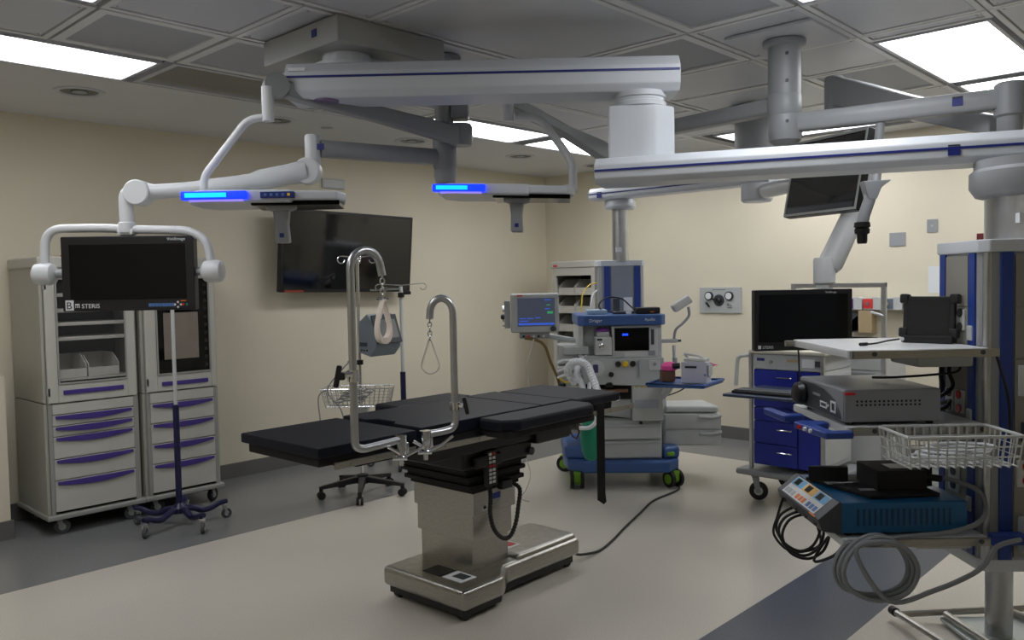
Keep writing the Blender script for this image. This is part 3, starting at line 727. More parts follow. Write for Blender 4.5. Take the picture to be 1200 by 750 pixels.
hinge(c2, .026, .965)
for x in (.08, W2-.06):
    for y in (.06, D-.08): caster(c2, x, y, .05, rz=random.uniform(-.6, .6), fork=CABG, tire=RUBBERB, hub=GREYP, top=.115)
t = TW('red_tape', 'small red tag lying on top of the far left supply cabinet near the yoke', 'tag', (1.98, 5.98, 1.861))
MB().box(0, .05, 0, .02, 0, .012).build('tag', RED, t, .003)

# ------------------------------------------------------------------ wall screen, plate
tv = TW('wall_screen', 'large black flat television tilted on the left wall', 'television', (4.63, 6.44, 1.94), 0)
R = Matrix.Rotation(math.radians(5), 4, 'X')@Matrix.Rotation(math.radians(.8), 4, 'Y')
h = MB().box(-.735, .735, -.03, .03, -.365, .375, R).build('housing', BLACK, tv, .008)
MB().box(-.705, .705, -.0325, -.02, -.335, .35, R).build('display', mat('tv_glass', (10, 10, 12), .07, spec=.7), h)
MB().box(-.69, -.50, -.034, -.03, -.362, -.345, R).build('port_strip', mat('port_red', (150, 60, 40), .5), h)
MB().box(-.2, .2, .02, .18, -.2, .2).build('wall_mount', DGREY, tv)
wp = tag(MB().box(4.47, 4.72, 6.605, 6.62, 2.55, 2.645).build('wall_plate', MACH, None, .003), 'blank white plate high on the left wall above the television', 'plate')
MB().box(4.482, 4.708, 6.6, 6.607, 2.562, 2.633).build('face', MACH2, wp, .002)

# ------------------------------------------------------------------ IV stands
def hookset(parent, z, r=.14, n=2, rot=0, m=CHROME):
    for k in range(n):
        a = rot+2*PI*k/n; c, s = math.cos(a), math.sin(a)
        pts = [(0, 0, z), (c*r*.6, s*r*.6, z+.008), (c*r*.93, s*r*.93, z+.012)]
        loop = [(c*(r-.0+.028*math.cos(q)), s*(r-.0+.028*math.cos(q)), z-.016+.028*math.sin(q)) for q in [PI*.55-i*PI*.19 for i in range(9)]]
        MB().tube(pts+loop, .0042, 8).build('hook', m, parent)
iv = TC('iv_stand', 'pole stand with navy lower half and wavy five-leg base, in front of the supply cabinets', 'stand', -2.32, 5.66, 0, 0, 'pole stands with navy lower halves')
MB().cyl((0, 0, .12), (0, 0, .84), .021, n=18).build('lower_tube', NAVYB, iv)
MB().cyl((0, 0, .84), (0, 0, 1.55), .0125, n=14).build('upper_tube', MACH2, iv)
MB().lathe((0, 0, 0), [(.05, .09), (.055, .1), (.055, .125), (.03, .15), (.022, .16)], 20).build('hub', NAVYB, iv)
hookset(iv, 1.55)
for k in range(5):
    a = math.radians(-112+72*k); c, s = math.cos(a), math.sin(a)
    pts = [(c*q, s*q, z) for q, z in ((.03, .115), (.09, .11), (.15, .085), (.21, .09), (.27, .115), (.32, .122))]
    m = MB(); m.tube(curve(pts, 4), .02, 10, rs=[.024-.008*i/20 for i in range(21)]); m.build('leg', NAVYB, iv)
    caster(iv, c*.30, s*.30, .036, rz=a+random.uniform(-1, 1), fork=CHROME, tire=RUBBER, hub=CHROME, top=.1, w=.024)
iv2 = TC('iv_stand', 'pole stand with navy lower half and chrome hooks behind the operating table', 'stand', -1.0, 7.5, 0, 0, 'pole stands with navy lower halves')
MB().cyl((0, 0, .12), (0, 0, .845), .025, n=18).build('lower_tube', NAVYB, iv2)
MB().cyl((0, 0, .845), (0, 0, 1.62), .016, n=14).build('upper_tube', MACH2, iv2)
MB().lathe((0, 0, 0), [(.03, 1.52), (.03, 1.56), (.02, 1.565)], 16).build('collar', BLACK, iv2)
MB().box(.02, .09, -.012, .012, 1.545, 1.575).build('knob', BLACK, iv2, .005)
hookset(iv2, 1.63, .2, 2, .1); hookset(iv2, 1.60, .17, 1, PI*.94); MB().tube([(0, 0, 1.60), (-.28, .02, 1.59)], .008, 8).build('bar', CHROME, iv2)
MB().lathe((0, 0, 0), [(.05, .09), (.055, .1), (.055, .125), (.03, .15), (.022, .16)], 20).build('hub', NAVYB, iv2)
for k in range(5):
    a = math.radians(-90+72*k); c, s = math.cos(a), math.sin(a)
    pts = [(c*q, s*q, z) for q, z in ((.03, .115), (.09, .11), (.15, .085), (.21, .09), (.27, .115), (.32, .122))]
    m = MB(); m.tube(curve(pts, 4), .02, 10); m.build('leg', NAVYB, iv2)
    caster(iv2, c*.30, s*.30, .036, rz=a, fork=CHROME, tire=RUBBER, hub=CHROME, top=.1, w=.024)

# vital signs stand: black five-star base, basket, slate monitor
vs = TC('monitor_stand', 'chrome pole on a black five-star base with casters and wire basket, behind the table', 'stand', -1.19, 6.42, 0)
for k in range(5):
    a = math.radians(-84+72*k); c, s = math.cos(a), math.sin(a)
    m = MB(); m.hexa([(c*.03-s*.03, s*.03+c*.03, .10), (c*.03+s*.03, s*.03-c*.03, .10), (c*.34+s*.016, s*.34-c*.016, .075), (c*.34-s*.016, s*.34+c*.016, .075)],
                     [(c*.03-s*.028, s*.03+c*.028, .15), (c*.03+s*.028, s*.03-c*.028, .15), (c*.34+s*.014, s*.34-c*.014, .10), (c*.34-s*.014, s*.34+c*.014, .10)])
    m.build('leg', BLACK, vs, .006)
    f = MB().cyl((c*.325, s*.325, .05), (c*.325, s*.325, .08), .016, n=12).build('caster', BLACK, vs)
    w_ = MB()
    for q in (-.016, .016): w_.tube([(c*.325-s*(q-.009), s*.325+c*(q-.009), .03), (c*.325-s*(q+.009), s*.325+c*(q+.009), .03)], .03, 16)
    w_.build('wheel', RUBBERB, f)
MB().lathe((0, 0, 0), [(.045, .09), (.045, .16), (.02, .17)], 20).build('hub', BLACK, vs)
MB().cyl((0, 0, .16), (0, 0, 1.84), .0135, n=16).build('pole', CHROME, vs)
MB().cyl((0, 0, 1.02), (0, 0, 1.055), .028, n=16).build('collar', BLACK, vs)
MB().box(-.09, -.02, -.02, .02, 1.03, 1.05).build('clamp', BLACK, vs, .004)
MB().lathe((0, 0, 0), [(.018, 1.80), (.02, 1.83), (.014, 1.86)], 14).build('cap', CHROME, vs)
hookset(vs, 1.85, .12, 2, .15); hookset(vs, 1.85, .11, 1, -1.2)
MB().box(-.06, .06, -.05, .05, .58, .69).build('cord_box', MACH, vs, .01)
def wire_basket(parent, x0, x1, y0, y1, z0, z1, nx, ny, nz, r=.003, m=CHROME, taper=.03, base=None, kind=None):
    """rim, bottom wires and uprights; wires are single parts"""
    def loop(z, t): return [(x0+t, y0+t, z), (x1-t, y0+t, z), (x1-t, y1-t, z), (x0+t, y1-t, z)]
    MB().tube(bend(loop(z1, 0)+[loop(z1, 0)[0]], .015, 3), r*1.5, 8).build('rim', m, parent)
    for k in range(nz):
        f = (k+1)/(nz+1)
        MB().tube(loop(z1-(z1-z0)*f, taper*f)+[loop(z1-(z1-z0)*f, taper*f)[0]], r*.8, 6).build('wire_ring', m, parent)
    t = taper
    for i in range(nx+1):
        x = x0+(x1-x0)*i/nx; xb = x0+t+(x1-x0-2*t)*i/nx
        MB().tube([(x, y0, z1), (xb, y0+t, z0), (xb, y1-t, z0), (x, y1, z1)], r*.8, 6).build('wire', m, parent)
    for j in range(1, ny):
        y = y0+(y1-y0)*j/ny; yb = y0+t+(y1-y0-2*t)*j/ny
        MB().tube([(x0, y, z1), (x0+t, yb, z0), (x1-t, yb, z0), (x1, y, z1)], r*.8, 6).build('wire', m, parent)
bk = TC('wire_basket', 'chrome wire basket with coiled leads on the five-star pole stand', 'basket', -1.18, 6.36, 0)
wire_basket(bk, -.26, .26, -.20, .03, .72, .86, 14, 5, 2, .003)
m = MB()
for k in range(5):
    m.tube(curve([(-.12+.02*k+.11*math.cos(a), -.1+.05*math.sin(a), .76+.02*k+.012*math.sin(3*a+k)) for a in [i*PI/4 for i in range(8)]], 3, True), .0045, 6, closed=True)
cl = m.build('cable_coil', GCORD, None); 
cl.location = S(-1.12, 6.36); cl.rotation_euler = (0, 0, RS); tag(cl, 'tangle of grey monitor leads lying in the wire basket', 'cable')
cb_ = TC('hanging_cable', 'thin grey lead hanging from the wire basket down to the mattress level', 'cable', -1.38, 6.1, 0)
MB().tube(curve([(.0, .05, .86), (-.06, 0, .82), (-.05, -.02, .66), (-.03, -.02, .52), (.05, 0, .5), (.12, 0, .58), (.1, .0, .72), (.0, .02, .86), (.12, .03, 1.02), (.2, .05, 1.1)], 5), .005, 8).build('lead', GCORD, cb_)
vm = TC('vital_signs_monitor', 'slate grey patient monitor clamped to the five-star pole stand', 'monitor', -1.02, 6.36, 1.1, -38)
b = MB().prism([(-.10, .02), (.03, -.01), (.10, .06), (.085, .20), (.0, .32), (-.10, .25)], -.13, .13, 'y').build('body', SLATE, vm, .012)
# screen face looks to the right and up
fx = MB(); fx.hexa([(.035, -.125, .30), (.033, .125, .30), (.107, .125, .09), (.109, -.125, .09)], [(.05, -.125, .31), (.05, .125, .31), (.125, .125, .095), (.125, -.125, .095)])
f_ = fx.build('front_bezel', DGREY, vm, .004)
fx = MB(); fx.hexa([(.052, -.10, .29), (.052, .10, .29), (.110, .10, .13), (.110, -.10, .13)], [(.056, -.10, .292), (.056, .10, .292), (.114, .10, .132), (.114, -.10, .132)]); fx.build('display', mat('lcd_grey', (120, 122, 120), .3), f_)
MB().box(-.08, -.0, -.134, -.128, .07, .1).build('label', DGREY, b); MB().box(-.12, -.09, -.03, .03, .1, .2).build('pole_clamp', BLACK, vm, .005)
for k in range(3): MB().cyl((-.06+.03*k, -.136, .04), (-.06+.03*k, -.13, .04), .007, n=10).build('port', BLACK, b)

# ------------------------------------------------------------------ operating table (local x along the table towards its head, -y near side)
ot = TC('operating_table', 'operating table with black sectioned mattress on a brushed steel column and base', 'table', -.2, 4.35, 0, 48)
poly = [(-.39, -.28), (-.10, -.28), (.02, -.185), (.65, -.185), (.65, .21), (.02, .24), (-.08, .33), (-.39, .33)]
b = MB().prism(poly, .062, .165).build('base_cover', STEEL, ot, .028, seg=4)
MB().box(.13, .635, -.17, .195, .14, .19).build('rear_housing', STEEL, b, .03, seg=4)
pi = [(x*.93, y*.9+.004) for x, y in poly]
MB().prism(pi, .025, .07).build('base_skirt', BLACK, ot, .004)
for x, y in ((-.33, -.22), (-.33, .26), (.58, -.13), (.58, .16), (-.12, -.2)):
    o = MB().cyl((x, y-.016, .028), (x, y+.016, .028), .028, n=16).build('wheel', RUBBERB, ot)
MB().box(-.31, -.20, -.03, .10, .1655, .1675).build('base_label', BLACK, b); MB().box(-.31, -.2, -.18, -.045, .1655, .1675).build('base_label', WMARK, b)
MB().box(-.275, -.215, -.16, -.08, .1676, .1684).build('print', PRINT, b)
l_ = MB().box(.15, .27, -.06, .06, .1895, .192).build('rear_label', WMARK, b); MB().box(.2, .26, -.04, .05, .192, .193).build('print', RED, b)
for x0, x1, y0, y1, z0, z1, nm in ((-.15, .12, -.105, .285, .15, .315, 'lower_column'), (-.162, .13, -.125, .30, .315, .455, 'middle_column'), (-.175, .14, -.145, .31, .455, .60, 'upper_column')):
    c_ = MB().box(x0, x1, y0, y1, z0, z1).build(nm, STEEL, ot, .006)
MB().box(-.06, .02, -.1475, -.145, .52, .55).build('maker_label', mat('blue_label', (40, 70, 160), .4), c_)
l_ = MB().box(-.115, -.08, -.1475, -.145, .475, .505).build('label', WMARK, c_); MB().box(-.108, -.088, -.1485, -.1475, .482, .498).build('print', BLACK, l_)
for k in range(6):
    z = .575+.024*k; g = .0 if k % 2 else .018
    MB().box(-.21+g-.01*k, .175-g+.006*k, -.175+g, .335-g, z, z+.024).build('bellows_fold', DBLACK, ot, .006)
MB().box(-.30, .22, -.2, .3, .715, .80).build('tilt_head', BLACK, ot, .015)
MB().box(-.24, -.05, -.235, -.2, .72, .78).build('tilt_head', BLACK, ot, .01)
MB().cyl((.2, -.215, .74), (.2, -.205, .74), .022, n=14).build('knob', DGREY, ot)
MB().box(-.55, .38, -.22, .22, .80, .86).build('side_frame', BLACK, ot, .01)
MB().box(.2, .5, -.25, .25, .775, .86).build('cross_frame', BLACK, ot, .02)
for x0, x1, y0, y1, z0, z1 in ((-1.17, -.68, -.26, .27, .90, .942), (-1.0, -.7, -.2, .22, .86, .90), (-.62, .2, -.28, .27, .88, .935), (.22, .44, -.28, .28, .87, .935), (.48, .84, -.28, .28, .895, .94), (-.27, .40, -.48, -.30, .90, .935), (-.26, .18, .30, .48, .90, .935), (-.9, -.5, -.15, .15, .84, .88)):
    MB().box(x0, x1, y0, y1, z0, z1).build('section_board', DBLACK, ot, .006)
# mattress sections
MB().prism([(-1.19, -.29), (-.67, -.29), (-.67, .30), (-1.19, .30)], .942, .985).build('leg_mattress', VINYL, ot, .007, seg=2)
MB().prism([(-.645, -.29), (.19, -.29), (.19, .285), (-.645, .285), (-.645, .10), (-.60, .06), (-.60, -.06), (-.645, -.10)], .935, .993).build('seat_mattress', VINYL, ot, .008, seg=2)
MB().prism([(.205, -.29), (.45, -.29), (.45, .285), (.205, .285)], .935, .993).build('back_mattress', VINYL, ot, .008, seg=2)
MB().prism([(.465, -.32), (.875, -.32), (.875, .275), (.465, .275)], .94, .992).build('head_mattress', VINYL, ot, .016, seg=3)
MB().prism([(-.29, -.45), (-.22, -.505), (.36, -.505), (.43, -.44), (.43, -.302), (-.29, -.302)], .935, .991).build('side_pad', VINYL, ot, .016, seg=3)
MB().prism([(-.28, .298), (.28, .298), (.28, .50), (-.28, .50)], .935, .99).build('side_pad', VINYL, ot, .016, seg=3)
# side rails
def rail(x0, x1, y, z=.905, h=.028):
    o = MB().box(x0, x1, y-.005, y+.005, z-h/2, z+h/2).build('side_rail', STEEL, ot, .002)
    for x in (x0+.08, (x0+x1)/2, x1-.06): MB().cyl((x, y-.009, z), (x, y+.02, z), .008, n=10).build('rail_spacer', STEEL, o)
rail(-1.13, -.70, -.315, .907); rail(-.61, .0, -.325, .895); rail(.50, .97, -.345, .90); rail(-1.1, -.7, .31); rail(-.6, -.3, .31)
MB().tube([(-.98, .1, .885), (-1.08, -.1, .895), (-1.09, -.18, .90)], .008, 8).build('release_lever', CHROME, ot)
MB().cyl((.88, -.27, .95), (.905, -.28, .95), .022, n=16).build('head_knob', CHROME, ot)
MB().box(.84, .9, -.24, .18, .90, .93).build('head_bracket', BLACK, ot, .006)
stp = tag(MB().prism([(0, 0), (.045, 0), (.045, .5), (.05, .55), (.035, .565), (.0, .54)], -.002, .002, 'y').build('restraint_strap', DBLACK, None), 'black strap hanging from the head end of the operating table', 'strap')
# restraint strap built hanging: reposition vertices downwards
for v in stp.data.vertices: v.co.z = -v.co.z+.02*math.sin(v.co.z*6)*0
tp = ot.location+Matrix.Rotation(RS+math.radians(48), 3, 'Z')@Vector((.60, -.345, .955)); stp.location = tp; stp.rotation_euler = (0, 0, RS)

# hand control on the near corner of the column, coiled cord
hc = TC('hand_control', 'black table hand control with red and white buttons on the near column corner', 'remote control', -.2, 4.35, 0, 48)
b = MB().box(-.165, -.09, -.235, -.205, .62, .80).build('body', BLACK, hc, .006)
for r in range(8):
    for c in range(2): MB().box(-.152+.026*c, -.134+.026*c, -.238, -.234, .635+.02*r, .648+.02*r).build('button', RED if r in (4, 7) and (c or r == 4) else WMARK, b)
cd_ = TC('coiled_cord', 'black coiled cord looping from the hand control in front of the steel column', 'cord', -.2, 4.35, 0, 48)
base = curve([(-.13, -.215, .62), (-.135, -.225, .56), (-.14, -.225, .48), (-.12, -.23, .40), (-.07, -.235, .345), (-.01, -.235, .335), (.04, -.232, .39), (.07, -.228, .48), (.09, -.22, .56), (.05, -.2, .60)], 10)
m = MB(); m.tube(base, .009, 8, rs=[.0095 if i % 2 else .0125 for i in range(len(base))]); m.build('coil', CORD, cd_)
MB().cyl((.05, -.19, .605), (.09, -.22, .565), .009, n=10).build('red_plug', RED, cd_)
MB().box(-.03, .05, -.21, -.17, .575, .62).build('connector', BLACK, cd_, .006)

# ------------------------------------------------------------------ candy-cane leg holders clamped to the rail
def clamp_lever(t, x, d, z):
    """rail clamp: block, socket, levers"""
    MB().cyl((x, d, z-.05), (x, d, z+.03), .026, n=18).build('socket', CHROME, t)
    MB().cyl((x, d, z-.10), (x, d, z-.05), .011, n=12).build('socket_pin', CHROME, t)
    MB().cbox((x, d+.03, z-.03), (.05, .04, .05), rz=math.radians(48)).build('clamp_block', CHROME, t, .005)
    MB().tube([(x+.0, d-.03, z-.04), (x-.05, d-.04, z-.01)], .007, 8).build('lever', CHROME, t)
    MB().tube([(x-.03, d-.04, z-.06), (x+.03, d-.03, z-.062)], .009, 8).build('lever', CHROME, t)
    MB().tube([(x+.02, d-.035, z-.055), (x+.07, d+.0, z-.035), (x+.12, d+.02, z-.0)], .006, 8).build('lever', CHROME, t)
def chain(t, x, d, z0, z1, n=4):
    for k in range(n):
        z = z0+(z1-z0)*(k+.5)/n; h_ = (z0-z1)/n*.62; w_ = .009
        pts = [(x+(w_ if k % 2 else 0)*math.cos(a), d+(0 if k % 2 else w_)*math.cos(a), z+h_*math.sin(a)) for a in [i*PI/6 for i in range(12)]]
        MB().tube(pts, .0032, 6, closed=True).build('chain_link', CHROME, t)
ca = TA('leg_holder', 'tall left candy-cane leg holder with a wide cream strap loop on its hook', 'leg holder', -.485, 3.53, .9, 'candy-cane leg holders on the table rail')
clamp_lever(ca, -.487, 3.53, .955)
arc = [(-.645+.052-.052*math.cos(a), 3.33+.055-.055*math.cos(a), 1.70+.075*math.sin(a)) for a in [PI*i/12 for i in range(12)]]
arc += [(-.535, 3.44, 1.67)]
MB().tube(bend([(-.49, 3.52, .968), (-.62, 3.36, .962), (-.645, 3.33, .98), (-.645, 3.33, 1.69)], .07, 7)+arc, .0165, 16).build('cane_tube', ALU, ca)
MB().cyl((-.645, 3.33, 1.245), (-.645, 3.33, 1.29), .024, n=18).build('tube_collar', CHROME, ca)
MB().cyl((-.64, 3.31, 1.28), (-.685, 3.30, 1.275), .012, n=12).build('knob_stem', CHROME, ca)
k_ = MB(); k_.cbox((-.70, 3.295, 1.27), (.022, .02, .09), ry=.2); k_.cbox((-.685, 3.295, 1.27), (.03, .022, .03)); k_.build('wing_knob', BLACK, ca, .006)
chain(ca, -.535, 3.44, 1.68, 1.575, 5)
MB().cyl((-.56, 3.44, 1.575), (-.51, 3.44, 1.575), .006, n=10).build('strap_bar', CHROME, ca)
def band(t, c, w_, h, bw, th, m, nm='strap', tw=0, rot=0):
    """closed strap loop hanging from its top centre c"""
    n = 28; v = []; f = []
    for i in range(n):
        a = 2*PI*i/n; q = math.sin(a/2)
        x = w_*math.sin(a)*(.35+.65*math.sin(a/2)**2); z = -h*(1-math.cos(a))/2
        y = tw*math.sin(a)
        for (dy, s) in ((-bw/2, 1), (bw/2, 1), (bw/2, 1-th), (-bw/2, 1-th)):
            p = Vector((x*s, y+dy, z*(s if z < -h/2 else 1)-(0 if z < -h/2 else (1-s)*.03)))
            p = Matrix.Rotation(rot, 3, 'Z')@p; v.append(Vector(c)+p)
    for i in range(n):
        j = (i+1) % n
        for k in range(4): f.append((4*i+k, 4*i+(k+1) % 4, 4*j+(k+1) % 4, 4*j+k))
    return MB().add(v, f).build(nm, m, t)
band(ca, (-.535, 3.44, 1.572), .055, .185, .045, .14, WEB, 'strap_loop', .02, math.radians(35))
cz_ = TA('leg_holder', 'shorter right candy-cane leg holder with a thin cord loop on its hook', 'leg holder', -.393, 3.64, .9, 'candy-cane leg holders on the table rail')
clamp_lever(cz_, -.393, 3.645, .955)
arc = [(-.266-.052+.052*math.cos(a), 3.735, 1.50+.068*math.sin(a)) for a in [PI*i/12 for i in range(12)]]+[(-.372, 3.735, 1.475)]
MB().tube(bend([(-.39, 3.645, .968), (-.33, 3.69, .968), (-.266, 3.735, .978), (-.266, 3.735, 1.49)], .07, 7)+arc, .0165, 16).build('cane_tube', ALU, cz_)
MB().cyl((-.266, 3.735, 1.06), (-.266, 3.735, 1.095), .024, n=18).build('tube_collar', CHROME, cz_)
MB().cyl((-.266, 3.735, 1.08), (-.226, 3.725, 1.08), .01, n=12).build('knob_stem', CHROME, cz_)
k_ = MB(); k_.cbox((-.216, 3.725, 1.08), (.02, .02, .08), ry=-.2); k_.build('wing_knob', BLACK, cz_, .006)
chain(cz_, -.372, 3.735, 1.48, 1.38, 5)
pts = curve([(-.372, 3.735, 1.385), (-.396, 3.735, 1.32), (-.412, 3.735, 1.265), (-.396, 3.735, 1.237), (-.372, 3.735, 1.228), (-.348, 3.735, 1.237), (-.332, 3.735, 1.265), (-.348, 3.735, 1.32)], 5, True)
MB().tube(pts, .0045, 8, closed=True, flat=1).build('cord_loop', WEB, cz_)
# ------------------------------------------------------------------ devices on the near column's shelves
tb = TC('tablet', 'rugged black tablet with corner bumpers standing in a dock on the top shelf', 'tablet', 1.70, 3.38, 1.356, -46)
MB().box(-.10, .10, -.025, .035, 0, .03).build('dock', BLACK, tb, .006)
R = Matrix.Rotation(math.radians(-6), 4, 'X')
h = MB().box(-.10, .10, -.012, .016, .025, .19, R).build('housing', BLACK, tb, .006)
for x in (-.097, .097):
    for z in (.04, .18): MB().box(x-.018, x+.018, -.018, .022, z-.02, z+.02, R).build('corner_bumper', BLACK, h, .008)
MB().box(-.085, .08, -.0135, -.01, .045, .178, R).build('display', mat('tablet_glass', (45, 46, 48), .1), h)
MB().cyl((-.09, -.031, .014), (-.09, -.034, .014), .008, n=12).build('mark', WMARK, tb)
cbl = TA('tablet_cable', 'short black cable lying on the top shelf left of the tablet', 'cable', 1.45, 3.35, 1.356)
MB().tube(curve([(1.40, 3.30, 1.36), (1.46, 3.32, 1.362), (1.53, 3.38, 1.366), (1.60, 3.42, 1.37)], 5), .004, 8).build('cable', CORD, cbl)
MB().tube([(1.385, 3.293, 1.361), (1.42, 3.308, 1.361)], .007, 8).build('plug', CORD, cbl)
ins = TA('camera_console', 'grey console with a dark front panel and black knob on the middle shelf', 'console', 1.42, 3.4, 1.064)
b = MB().box(1.262, 1.63, 3.14, 3.62, 1.075, 1.20).build('housing', BOXG, ins, .006)
for x in (1.29, 1.60):
    for d in (3.17, 3.58): MB().cyl((x, d, 1.063), (x, d, 1.076), .014, n=12).build('foot', BLACK, ins)
MB().box(1.258, 1.266, 3.145, 3.615, 1.08, 1.195).build('front_panel', BOXG, b, .002)
pp = [(3.60, 1.085), (3.60, 1.185), (3.45, 1.19), (3.32, 1.18), (3.22, 1.15), (3.17, 1.11), (3.16, 1.085)]
f_ = MB().prism(pp, 1.252, 1.259, 'x').build('dark_panel', DGREY, b, .001)
MB().lathe((1.25, 3.545, 1.135), [(.045, 0), (.05, -.01), (.046, -.035), (.03, -.045)], 20, 'x').build('knob', BLACK, b)
m = MB(); rect_frame(m, 3.29, 3.36, 1.105, 1.13, .006, 1.249, 1.253); m.v = [(z, x, y) for x, y, z in m.v]; m.build('port', WMARK, f_, .001)
m = MB(); rect_frame(m, 3.20, 3.25, 1.10, 1.145, .008, 1.249, 1.253); m.v = [(z, x, y) for x, y, z in m.v]; m.build('port', WMARK, f_, .001)
MB().cyl((1.252, 3.275, 1.12), (1.248, 3.275, 1.12), .006, n=12).build('button', WMARK, f_)
MB().box(1.262, 1.30, 3.134, 3.142, 1.18, 1.19).build('red_label', RED, b)
MB().box(1.25, 1.253, 3.36, 3.44, 1.145, 1.155).build('print', GREYP, f_)
m = MB()
for i in range(15):
    for j in range(2): m.cyl((1.31+.017*i, 3.141, 1.155-.014*j), (1.31+.017*i, 3.139, 1.155-.014*j), .0045, n=8)
m.build('vent_holes', BLACK, b, kind='stuff')
bk = TA('wire_basket', 'white wire basket hooked on the front of the middle shelf', 'basket', 1.57, 2.99, .96)
wire_basket(bk, 1.375, 1.775, 2.86, 3.10, .955, 1.065, 12, 7, 2, .004, MACH2, .012)
it = TA('adapter_bundle', 'clear bundle of tubing lying in the white wire basket', 'tubing', 1.6, 2.98, .962)
m = MB()
for k in range(4): m.tube(curve([(1.56+.12*math.cos(a+k)+.02*k, 2.98+.07*math.sin(a+k), .973+.012*k) for a in [i*PI/4 for i in range(8)]], 3, True), .005, 6, closed=True)
m.build('tubing', HOSEW, it)
# electrosurgery generator on the low shelf
eg = TA('surgical_generator', 'blue generator with a slanted dark control front on the lowest shelf', 'generator', 1.45, 3.4, .632)
g0, g1 = 3.14, 3.62; zt = .765
b = MB().box(1.245, 1.735, g0, g1, .645, zt).build('housing', ESUB, eg, .008)
for x in (1.29, 1.69):
    for d in (3.18, 3.58): MB().cyl((x, d, .631), (x, d, .647), .016, n=12).build('foot', BLACK, eg)
f_ = MB().prism([(1.175, .655), (1.25, .645), (1.25, .768), (1.242, .770), (1.158, .702)], g0-.004, g1+.004, 'y').build('front', DGREY, eg, .005)
def onfront(u0, u1, v0, v1, nm, m_, th=.002, par=None, lift=0):
    """patch on the slanted face: u along depth (0 far .. 1 near), v up the slope"""
    a = Vector((1.158, 0, .702)); e = Vector((.084, 0, .068)); n = Vector((-.068, 0, .084)).normalized()
    def p(u, v, k): q = a+e*v+n*k; return (q.x, g1+(g0-g1)*u, q.z)
    return MB().hexa([p(u0, v0, lift), p(u1, v0, lift), p(u1, v1, lift), p(u0, v1, lift)], [p(u0, v0, th+lift), p(u1, v0, th+lift), p(u1, v1, th+lift), p(u0, v1, th+lift)]).build(nm, m_, par or f_, smooth=False)
pn = onfront(.1, .88, .08, .95, 'panel', WMARK)
for i, c_ in enumerate((mat('sky_label', (110, 180, 225), .5), mat('sand_label', (240, 190, 90), .5), mat('sky_label', 0))):
    onfront(.11+.26*i, .35+.26*i, .55, .92, 'display_label', c_, .001, lift=.002)
    onfront(.15+.26*i, .25+.26*i, .6, .88, 'display', SCREEN, .001, lift=.003)
    for j in range(3): onfront(.13+.26*i+.075*j, .18+.26*i+.075*j, .14, .36, 'button', (MACH, ORG, LBLUE)[i], .002, lift=.002)
for u, r in ((.12, .03), (.16, .0), (.42, .024), (.68, .024), (.9, .02)):
    if r: MB().lathe((1.171, g1+(g0-g1)*u, .682), [(r*.8, 0), (r*.8, -.006), (r*.4, -.006)], 16, 'x').build('socket', BLACK, f_)
onfront(.80, .93, -.0, .06, 'orange_mark', ORG, .002)
for i in range(17): MB().box(1.31+.022*i, 1.318+.022*i, g0-.002, g0+.002, .675, .74).build('vent_slot', mat('vent_shadow', (12, 55, 90), .5), b)
# black foot-pedal tray on the generator
fp = TA('pedal_unit', 'black metal pedal unit lying on top of the blue generator', 'pedal', 1.45, 3.36, .768)
MB().prism([(1.24, 3.50), (1.38, 3.18), (1.66, 3.20), (1.62, 3.56)], .768, .782).build('base_plate', DBLACK, fp, .003)
MB().box(1.43, 1.63, 3.24, 3.44, .782, .862).build('housing', DBLACK, fp, .006)
MB().prism([(1.23, 3.44), (1.255, 3.46), (1.395, 3.44), (1.385, 3.41)], .78, .84).build('guard', DBLACK, fp, .002)
MB().box(1.50, 1.59, 3.28, 3.36, .8625, .864).build('label', GREYP, fp); MB().box(1.28, 1.35, 3.36, 3.40, .7825, .784).build('label', GREYP, fp)
MB().box(1.37, 1.44, 3.25, 3.28, .7825, .784).build('label', GREYP, fp); MB().tube([(1.30, 3.36, .787), (1.42, 3.36, .79)], .004, 8).build('pedal_edge', CHROME, fp)
MB().box(1.64, 1.68, 3.3, 3.33, .782, .86).build('lug', DBLACK, fp, .004)
MB().cyl((1.63, 3.27, .83), (1.69, 3.25, .825), .014, n=12).build('cable_gland', BLACK, fp)
# cables and hoses
def cable(name, label, pts, r, m, cat='cable', part='cord', closed=False, n=6):
    p0 = pts[0]; t = TA(name, label, cat, *p0)
    MB().tube(curve(pts, n, closed), r, 8, closed=closed).build(part, m, t); return t
def loops(c, rx, rz, n, d0, d1, ph=0, sk=0):
    out = []
    for i in range(n*8+1):
        a = ph+2*PI*i/8; f = i/(n*8)
        out.append((c[0]+rx*(1+.12*math.sin(i*.7))*math.cos(a)+sk*f, d0+(d1-d0)*f, c[1]+rz*(1+.1*math.cos(i*.9))*math.sin(a)))
    return out
cable('grey_hose', 'thick grey hose coiled in big loops below the lowest shelf', [(1.70, 3.25, .83), (1.80, 3.18, .79), (1.79, 3.13, .70), (1.66, 3.11, .655), (1.45, 3.10, .64), (1.36, 3.095, .615)]
      + loops((1.345, .535), .135, .115, 3, 3.085, 3.03, PI*.75) + [(1.38, 3.03, .425), (1.55, 3.03, .46), (1.72, 3.04, .53), (1.80, 3.06, .61), (1.9, 3.08, .63)], .0095, GCORD, 'hose', 'hose')
cable('black_leads', 'bundle of black leads looping from the generator front below the lowest shelf', [(1.16, 3.55, .68), (1.14, 3.56, .60), (1.12, 3.55, .52), (1.18, 3.5, .46), (1.28, 3.45, .50)] + loops((1.20, .57), .09, .09, 3, 3.5, 3.35, 0) + [(1.22, 3.35, .47), (1.29, 3.32, .50), (1.33, 3.3, .56)], .006, CORD)
